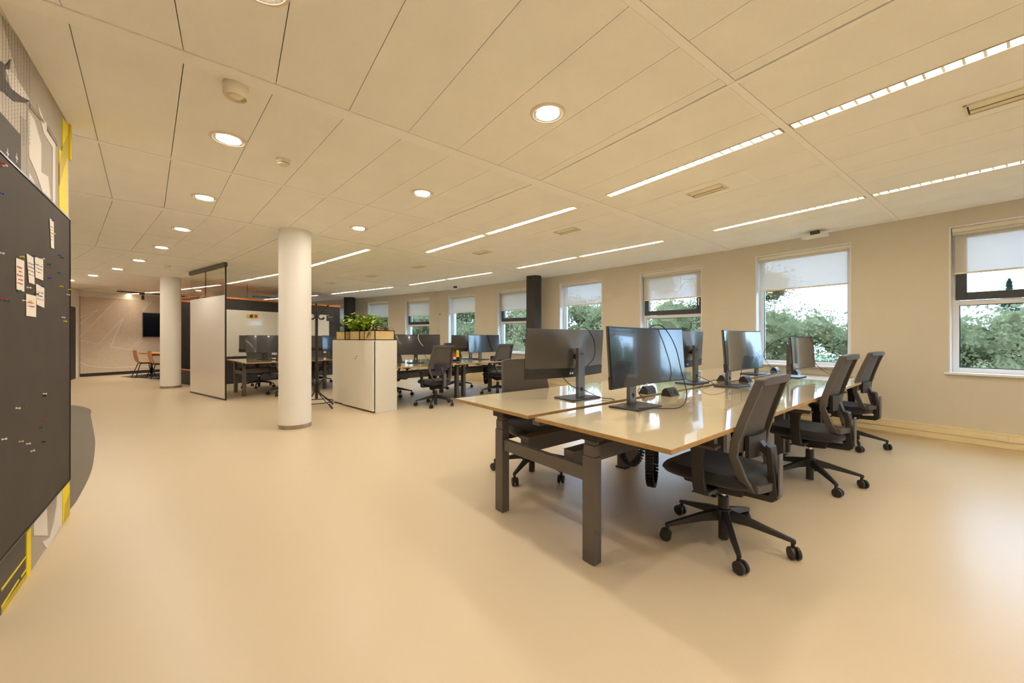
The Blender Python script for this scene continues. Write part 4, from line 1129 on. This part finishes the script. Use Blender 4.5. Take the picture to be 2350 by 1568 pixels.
fa = (-math.sin(R(37)), math.cos(R(37)))
c2 = place_chair(make_chair(.075, spin_for(-100,*fa)), 2.545,3.276,*fa,'black office chair in the middle of the three on the right')
fb = (-math.sin(R(33)), math.cos(R(33)))
c3 = place_chair(make_chair(.055, spin_for(-113,*fb)), 3.82,4.39,*fb,'black office chair nearest the window wall on the right')
c4 = place_chair(make_chair(.0, spin_for(-118,.30,-.95), solid=True), .18,3.47,.30,-.95,'office chair facing the camera behind the nearest rear monitor')
vB = (-math.sin(R(44.5)), math.cos(R(44.5)))
c5 = place_chair(dup(c2,(0,0,0),0,''), -1.38,6.93,*vB,'black office chair standing at the second row beside the cabinet')
c6 = place_chair(dup(c2,(0,0,0),0,''), -.31,8.33,*vB,'black office chair at the second row, next to the dark column')
c7 = place_chair(dup(c2,(0,0,0),0,''), -1.32,9.29,-vB[0],-vB[1],'office chair on the far side of the second row, seen through the legs')
c8 = place_chair(dup(c2,(0,0,0),0,''), -2.45,8.02,-vB[0],-vB[1],'office chair behind the cabinet with only its wheels in view')
vC = (-math.sin(R(46)), math.cos(R(46)))
c9 = place_chair(dup(c1,(0,0,0),0,''), -6.2,9.4,-vC[0]*.9,-vC[1],'office chair on the far side of the desk beside the glass partition')
c10 = place_chair(dup(c2,(0,0,0),0,''), -4.86,8.26,*vC,'office chair hidden behind the near white column, its wheels showing')
c11 = place_chair(dup(c2,(0,0,0),0,''), bp_('C',2.0,1.9).x, bp_('C',2.0,1.9).y,-vC[0],-vC[1],'office chair behind the coat stand on the far side of the last row')

# ------------------------------------------------------------------ cabinet, planters, plants
ca = math.atan2(.667,-.745)   # direction along the front, away from the near corner
KC = Vector((-2.216,6.17,0))
# local frame: +X along front to the left/back, +Y = towards right side depth
fd = Vector((-.745,.667,0)).normalized(); sd = Vector((.667,.745,0)).normalized()
KT = Matrix(((fd.x, sd.x, 0, KC.x),(fd.y, sd.y, 0, KC.y),(0,0,1,0),(0,0,0,1)))
# keep a right-handed frame: X along depth (sd), Y along front (fd)
KT = Matrix.Translation(KC) @ Matrix.Rotation(math.atan2(sd.y,sd.x),4,'Z')   # X = depth, Y = front length
e = thing('storage_cabinet', 'wide white storage cabinet with planters on top', 'cabinet'); e.matrix_world = KT
CZ = 1.175; CL = 1.56; CDp = .41
a = MB(); a.box(.022,CDp,0,.02,.0,CZ); a.box(.022,CDp,CL-.02,CL,.0,CZ); a.box(.022,CDp,.02,CL-.02,CZ-.02,CZ); a.box(.022,CDp,.02,CL-.02,.03,.05); a.box(CDp-.01,CDp,.02,CL-.02,.05,CZ-.02); a.box(.19,.2,CL/2-.01,CL/2+.01,.05,CZ-.02)
a.build('cabinet_body','cabinet',e,bevel=.0015)
a = MB(); a.box(.035,CDp-.02,.02,CL-.02,.0,.03); a.build('plinth','black',e,smooth=False)
a = MB(); a.box(-.022,.0,.004,1.10,.03,CZ-.004); dr = a.build('sliding_door','cabinet',e,bevel=.002)
a = MB(); a.cyl((-.026,.60,.86),(-.022,.60,.86),.009,n=14); a.build('door_lock','pipe',dr)
a = MB(); a.box(.0015,.02,.70,CL-.004,.03,CZ-.004); dr = a.build('sliding_door','cabinet',e,bevel=.002)
a = MB(); a.box(-.028,-.022,.54,.57,.895,.905); a.build('door_handle','pipe',e)
def make_planter():
    r = thing('planter_box', '', 'planter'); s = .36; h = .165; b = .014
    a = MB()
    for x in (0,s-b):
        for y in (0,s-b): a.box(x,x+b,y,y+b,0,h)
    for z in (0,h-b):
        a.box(b,s-b,0,b,z,z+b); a.box(b,s-b,s-b,s,z,z+b); a.box(0,b,b,s-b,z,z+b); a.box(s-b,s,b,s-b,z,z+b)
    a.build('metal_frame','pipe',r,bevel=.001)
    for (x0,x1,y0,y1) in ((b,s-b,.003,.010),(b,s-b,s-.010,s-.003),(.003,.010,b,s-b),(s-.010,s-.003,b,s-b)):
        a = MB(); a.box(x0,x1,y0,y1,b,h-b); a.build('wooden_panel','woodpanel',r,smooth=False)
    a = MB(); a.box(.012,s-.012,.012,s-.012,.02,h-.03); a.build('soil','soil',r,smooth=False)
    return r
PL = None
pls = [(.03,'planter box at the near corner of the cabinet holding brownish plant'),(.55,'middle planter box on the cabinet with bright green shrub'),(1.10,'planter box at the far end of the cabinet with spiky grass plant')]
for i, (y, lab) in enumerate(pls):
    p = KT @ Vector((.025,y,CZ)); rz = math.atan2(sd.y,sd.x)
    if PL is None: PL = make_planter(); PL.location = p; PL.rotation_euler = (0,0,rz); PL['label'] = lab; PL['group'] = 'planter boxes on the cabinet'
    else: dup(PL, p, rz, lab, 'planter boxes on the cabinet')
def leaf(mb, base, d, L_, w, droop=.3, up=Vector((0,0,1)), fold=.15):
    d = Vector(d).normalized(); side = d.cross(up)
    if side.length < 1e-3: side = Vector((1,0,0))
    side.normalize(); nrm = side.cross(d)
    pts = []; n = 4
    for i in range(n+1):
        t = i/n; c = Vector(base)+d*L_*t-Vector((0,0,1))*droop*L_*t*t
        ww = w*math.sin(math.pi*min(1,.12+t*.88))**.8 if i < n else 0.0005
        pts += [c-side*ww+nrm*fold*ww, c, c+side*ww+nrm*fold*ww]
    fs = []
    for i in range(n):
        k = i*3; fs += [(k,k+1,k+4,k+3),(k+1,k+2,k+5,k+4)]
    mb.add(pts, fs)
def plant_shrub(name, at, lab, m, n, hgt, spread, ll, lw, seed, lean=(0,0)):
    rnd = random.Random(seed); r = thing(name, lab, 'plant', at)
    st = MB(); lf = MB()
    for i in range(n):
        a = rnd.uniform(0,2*math.pi); rr = spread*rnd.uniform(.2,1); h = hgt*rnd.uniform(.45,1)*(1-.3*rr/spread)
        b = Vector((rnd.uniform(-.07,.07), rnd.uniform(-.07,.07), 0)); tip = Vector((rr*math.cos(a)+lean[0]*h, rr*math.sin(a)+lean[1]*h, h))
        P = [b, b.lerp(tip,.4)+Vector((0,0,h*.15)), tip]; out = []
        for k in range(7):
            t = k/6; out.append(P[0]*(1-t)**2+P[1]*2*t*(1-t)+P[2]*t*t)
        st.tube(out, [.004*(1-.6*k/6) for k in range(7)], 5)
        for k in range(2,7):
            for s in range(3):
                an = rnd.uniform(0,2*math.pi); d = Vector((math.cos(an), math.sin(an), rnd.uniform(-.1,.7)))
                leaf(lf, out[k], d, ll*rnd.uniform(.6,1.1), lw*rnd.uniform(.7,1.1), rnd.uniform(.2,.7))
    st.build('stem','stem',r); lf.build('leaf', m, r)
    return r
pc = lambda y, x=.205: tuple(KT @ Vector((x,y,CZ+.133)))
plant_shrub('green_shrub', pc(.70), 'bushy bright lime green plant in the middle planter', 'leafbright', 60, .40, .36, .085, .024, 3, (.0,0))
plant_shrub('green_shrub', pc(.93), 'smaller lime green plant leaning left between the planters', 'leafbright', 26, .28, .24, .08, .022, 5)
r = thing('grass_plant', 'spiky thin green grass plant in the far planter', 'plant', pc(1.26))
rnd = random.Random(11); a = MB()
for i in range(80):
    t = rnd.uniform(0,2*math.pi); leaf(a, (rnd.uniform(-.05,.05),rnd.uniform(-.05,.05),0), (math.cos(t)*.8,math.sin(t)*.8,rnd.uniform(.5,1.6)), rnd.uniform(.16,.30), .007, rnd.uniform(.2,.6))
a.build('blade','leafdark',r)
r = thing('bromeliad_plant', 'brownish green drooping plant in the near planter', 'plant', pc(.24))
a = MB(); b = MB(); c = MB()
for i in range(46):
    t = rnd.uniform(0,2*math.pi); leaf(a, (rnd.uniform(-.09,.09),rnd.uniform(-.09,.09),0), (math.cos(t),math.sin(t),rnd.uniform(.7,2.0)), rnd.uniform(.24,.42), .012, rnd.uniform(.5,1.2))
for i in range(16):
    t = rnd.uniform(0,2*math.pi); leaf(b, (rnd.uniform(-.08,.08),rnd.uniform(-.08,.08),0), (math.cos(t),math.sin(t),rnd.uniform(.6,1.4)), rnd.uniform(.22,.34), .028, rnd.uniform(.7,1.3))
for i in range(3): leaf(c, (.02*i,-.05,.03), (.4-.3*i,-.6,.5), .15, .035, .5)
a.build('brown_leaf','leafbrown',r); b.build('green_leaf','leafdark',r); c.build('pale_leaf','tan',r)

# ------------------------------------------------------------------ coat stand
e = thing('coat_stand', 'dark bentwood style coat stand between column and cabinet', 'coat stand', (-3.39,6.65,0), R(14))
a = MB(); a.cyl((0,0,.16),(0,0,1.69),.023,n=20); a.build('pole','pipe',e)
for i in range(4):
    t = R(-35)+i*math.pi/2; c, s = math.cos(t), math.sin(t); pts = []
    for rr, z in ((.36,.012),(.27,.09),(.16,.17),(.07,.245),(.036,.32),(.034,.38),(.06,.42),(.11,.46),(.15,.49)): pts.append((rr*c, rr*s, z))
    a = MB(); a.tube(pts,.014,8); a.build('leg','pipe',e)
for nm, z, rr in (('foot_ring',.11,.265),('umbrella_ring',.492,.155)):
    a = MB(); a.tube([(rr*math.cos(2*math.pi*i/32), rr*math.sin(2*math.pi*i/32), z) for i in range(32)],.009,8,closed=True); a.build(nm,'pipe',e)
for i in range(8):
    t = i*math.pi/4+.2; c, s = math.cos(t), math.sin(t)
    if i % 2 == 0: pts = [(.02*c,.02*s,1.57),(.045*c,.045*s,1.64),(.10*c,.10*s,1.71),(.19*c,.19*s,1.79)]
    else: pts = [(.02*c,.02*s,1.60),(.04*c,.04*s,1.57),(.08*c,.08*s,1.54),(.13*c,.13*s,1.54),(.165*c,.165*s,1.565)]
    a = MB(); a.tube(pts,[.012]*(len(pts)-1)+[.015],8); a.build('coat_hook','pipe',e)

# ------------------------------------------------------------------ trunking socket and wall button
TA = sec_mat('A')
def at_px_A(px):
    r = (px-1175)/880; t = tv(36); o = V['A']; return (r*o.y-o.x)/(t.x-r*t.y)
x = at_px_A(2300)
e = thing('trunking_socket', 'cream double socket cover in the trunking at the far right', 'socket'); e.matrix_world = TA @ Matrix.Translation((x,.062,.145))
a = MB(); a.box(-.045,.045,0,.008,-.036,.036); a.build('socket_plate','outlet',e,bevel=.002)
a = MB(); a.box(-.035,.035,.008,.011,-.026,.026); a.build('socket_insert','trunking',e,bevel=.001)
e = thing('wall_sensor', 'tiny round sensor on the wall between far windows', 'sensor'); e.matrix_world = sec_mat('D') @ Matrix.Translation((L-.05,.0,1.95))
a = MB(); a.cyl((0,0,0),(0,.015,0),.018,n=14); a.build('sensor_body','mural_line',e)

# ------------------------------------------------------------------ outside
GZ = -3.6
a = MB(); a.box(-70,80,-20,110,GZ-.3,GZ)
a = MB(); a.grid(lambda u,v: (-60+150*u, -25+140*v, GZ-.2), 30, 30); tag(a.build('ground','lawn'), 'grassy ground outside the windows', 'ground', kind='structure')
def make_tree(name, lab, hgt, rad, m, seed, n=5200, leafs=.24, conic=False):
    rnd = random.Random(seed); r = thing(name, lab, 'tree')
    a = MB(); a.cyl((0,0,0),(0,0,hgt*.7),.16,.06,n=8)
    for i in range(7):
        t = rnd.uniform(0,6.28); z = hgt*rnd.uniform(.25,.6); a.cyl((0,0,z),(rad*.6*math.cos(t),rad*.6*math.sin(t),z+hgt*.2),.06,.02,n=6)
    a.build('trunk','bark',r)
    blobs = []
    if conic:
        for i in range(300):
            f = rnd.random(); z = hgt*(.2+.8*f); blobs.append((0,0,z,rad*(1.01-f)*(.6+.5*((i*7)%5)/5),.12))
    else:
        for i in range(22):
            t = rnd.uniform(0,6.28); f = rnd.random(); rr = rad*.68*math.sqrt(rnd.random()); z = hgt*(.30+.58*f)
            blobs.append((rr*math.cos(t), rr*math.sin(t), z, rad*rnd.uniform(.28,.46)*(1.1-.4*f), 1))
    c = MB()
    if not conic:
        for bx, by, bz, br, sq in blobs:      # solid core added inside each leaf clump, keeps bright sky from showing through
            q0 = br*.5; P_ = []; na, nb = 9, 16
            for a_ in range(na):
                ph = math.pi*a_/(na-1)
                for b_ in range(nb):
                    th = 2*math.pi*b_/nb; jr = q0*rnd.uniform(.72,1.25)
                    P_.append((bx+jr*math.sin(ph)*math.cos(th), by+jr*math.sin(ph)*math.sin(th), bz+jr*.8*math.cos(ph)))
            c.add(P_, [(a_*nb+b_, a_*nb+(b_+1)%nb, (a_+1)*nb+(b_+1)%nb, (a_+1)*nb+b_) for a_ in range(na-1) for b_ in range(nb)])
    for i in range(n):
        bx, by, bz, br, sq = rnd.choice(blobs)
        t = rnd.uniform(0,6.28); zz = rnd.uniform(-.9,1); q_ = math.sqrt(max(0,1-zz*zz))
        rr = br*(rnd.uniform(.5,.75) if i % 2 else rnd.uniform(.7,1.06))*(1+.12*math.sin(3*t)+.1*math.sin(5*zz))
        if conic: p = Vector((bx+br*rnd.random()**.5*math.cos(t), by+br*rnd.random()**.5*math.sin(t), bz-.25*rnd.random()*br))
        else: p = Vector((bx+rr*q_*math.cos(t), by+rr*q_*math.sin(t), bz+rr*zz*.8))
        s = leafs*rnd.uniform(.5,1.1); u = Vector((rnd.gauss(0,1),rnd.gauss(0,1),rnd.gauss(0,.6))).normalized(); v = u.orthogonal().normalized(); v = (v+u.cross(v)*rnd.uniform(-1,1)).normalized()
        c.add([p-u*s*.5, p+v*s*.3, p+u*s*.5, p-v*s*.3], [(0,1,2,3)])
    c.build('crown', m, r, smooth=False)
    return r
protos = [make_tree('broadleaf_tree','',7.2,3.7,'foliage_a',1,n=26000,leafs=.105), make_tree('broadleaf_tree','',6.6,3.8,'foliage_b',2,n=26000,leafs=.105), make_tree('broadleaf_tree','',7.0,3.6,'foliage_c',3,n=26000,leafs=.105), make_tree('shrub_tree','',4.2,3.0,'foliage_a',4,n=17000,leafs=.09), make_tree('conifer_tree','',9.4,2.3,'foliage_d',5,n=9000,leafs=.16,conic=True)]
rnd = random.Random(21); cntt = 0
near_ct = {}
def put_tree(pi, p, rz, sc, lab):
    global cntt
    if near_ct.get(pi) is None:
        o = protos[pi]; near_ct[pi] = 1; o.location = p; o.rotation_euler = (0,0,rz); o['label'] = lab
    else: o = dup(protos[pi], p, rz, lab)
    o.scale = (min(sc,1.25),min(sc,1.25),sc); o['group'] = 'trees outside the windows'
kindw = ['green broadleaf tree','dark green broadleaf tree','yellowish autumn tree','low bushy green shrub']
wi = 0
for k in ('Z','A','C','D','E','F'):
    for b in (0,1):
        cx = sum(win_x(k,b))/2
        pin = sec_mat(k) @ Vector((cx,0,0)); vd = Vector((pin.x,pin.y,0)).normalized()
        wi += 1; n_ = wi-2
        wname = 'the %s window from the right' % WIN_ORD[n_-1] if n_ >= 1 else 'the off-view %s window' % ('first','second')[wi-1]
        onv = max(.3, vd.dot(-mv(AN[k])))
        for row in (0,2):
            d = pin.length+(8,13,15)[row]/(onv**.9)+rnd.uniform(-.8,.8)
            side = Vector((-vd.y,vd.x,0))
            off = rnd.uniform(-.5,.5)*(.9,1.6,1.6)[row]+(0 if row == 0 else (1.6 if b else -1.2))
            p = vd*d+side*off; p.z = GZ-.15
            pi = 3 if row == 0 else wi % 3
            fac = {'Z': .15, 'A': (.225, .135)[b], 'C': .18, 'D': .24, 'E': .24, 'F': .24}[k]*(.62 if row == 0 else 1)
            htarget = EH+p.y*fac*(1+rnd.uniform(-.14,.1))-p.z
            sc = htarget/((7.2,6.6,7.0,4.2)[pi]*1.0)
            put_tree(pi, p, rnd.uniform(0,6.28), sc, '%s outside %s, %s row' % (kindw[pi], wname, ('front','middle','back')[row]))
d = 24; r_ = (2316-1175)/880; v_ = Vector((r_,1,0)).normalized()*34; put_tree(4, (v_.x,v_.y,GZ), 0, (EH+(775-640)/880*34/math.sqrt(1+r_*r_)-GZ)/9.4, 'tall dark conifer rising above the trees in the first window from the right')
r_ = (1718-1175)/880; v_ = Vector((r_,1,0))*9.6
a = MB(); a.cyl((v_.x,v_.y,GZ),(v_.x,v_.y,EH-.42),.05,n=8); tag(a.build('fence_post','woodpanel'),'wooden post outside the second window from the right','post')

# ------------------------------------------------------------------ world sky (bright overcast)
w = bpy.data.worlds.new('sky'); S.world = w; w.use_nodes = True; nt = w.node_tree; bg = nt.nodes['Background']
tc = nt.nodes.new('ShaderNodeTexCoord'); n = nt.nodes.new('ShaderNodeTexNoise'); n.inputs['Scale'].default_value = 3.2; n.inputs['Detail'].default_value = 5
mp = nt.nodes.new('ShaderNodeMapping'); mp.inputs['Scale'].default_value = (1,1,3.5)
nt.links.new(tc.outputs['Generated'], mp.inputs['Vector']); nt.links.new(mp.outputs['Vector'], n.inputs['Vector'])
rp = nt.nodes.new('ShaderNodeValToRGB'); rp.color_ramp.elements[0].position = .35; rp.color_ramp.elements[1].position = .65
rp.color_ramp.elements[0].color = (.36,.60,1.0,1); rp.color_ramp.elements[1].color = (.55,.76,1.0,1)
nt.links.new(n.outputs['Fac'], rp.inputs['Fac']); nt.links.new(rp.outputs['Color'], bg.inputs['Color']); bg.inputs['Strength'].default_value = 4.0

# ------------------------------------------------------------------ camera
cam = bpy.data.cameras.new('camera'); co = bpy.data.objects.new('camera', cam); COL.objects.link(co)
cam.sensor_width = 36; cam.lens = 36*880/2350; cam.shift_y = -9/2350; cam.clip_start = .05; cam.clip_end = 300
co.location = (0,0,EH); co.rotation_euler = (math.pi/2,0,0); S.camera = co
S.view_settings.view_transform = 'Standard'; S.view_settings.look = 'None'; S.view_settings.gamma = 1; S.view_settings.exposure = 1.18
S.view_settings.use_curve_mapping = False
S.cycles.max_bounces = 8; S.cycles.diffuse_bounces = 5; S.cycles.glossy_bounces = 4; S.cycles.use_adaptive_sampling = True; S.cycles.adaptive_threshold = .06; S.cycles.transparent_max_bounces = 16; S.cycles.transmission_bounces = 4
S.cycles.sample_clamp_indirect = 8; S.cycles.use_denoising = True
S.cycles.caustics_reflective = False; S.cycles.caustics_refractive = False
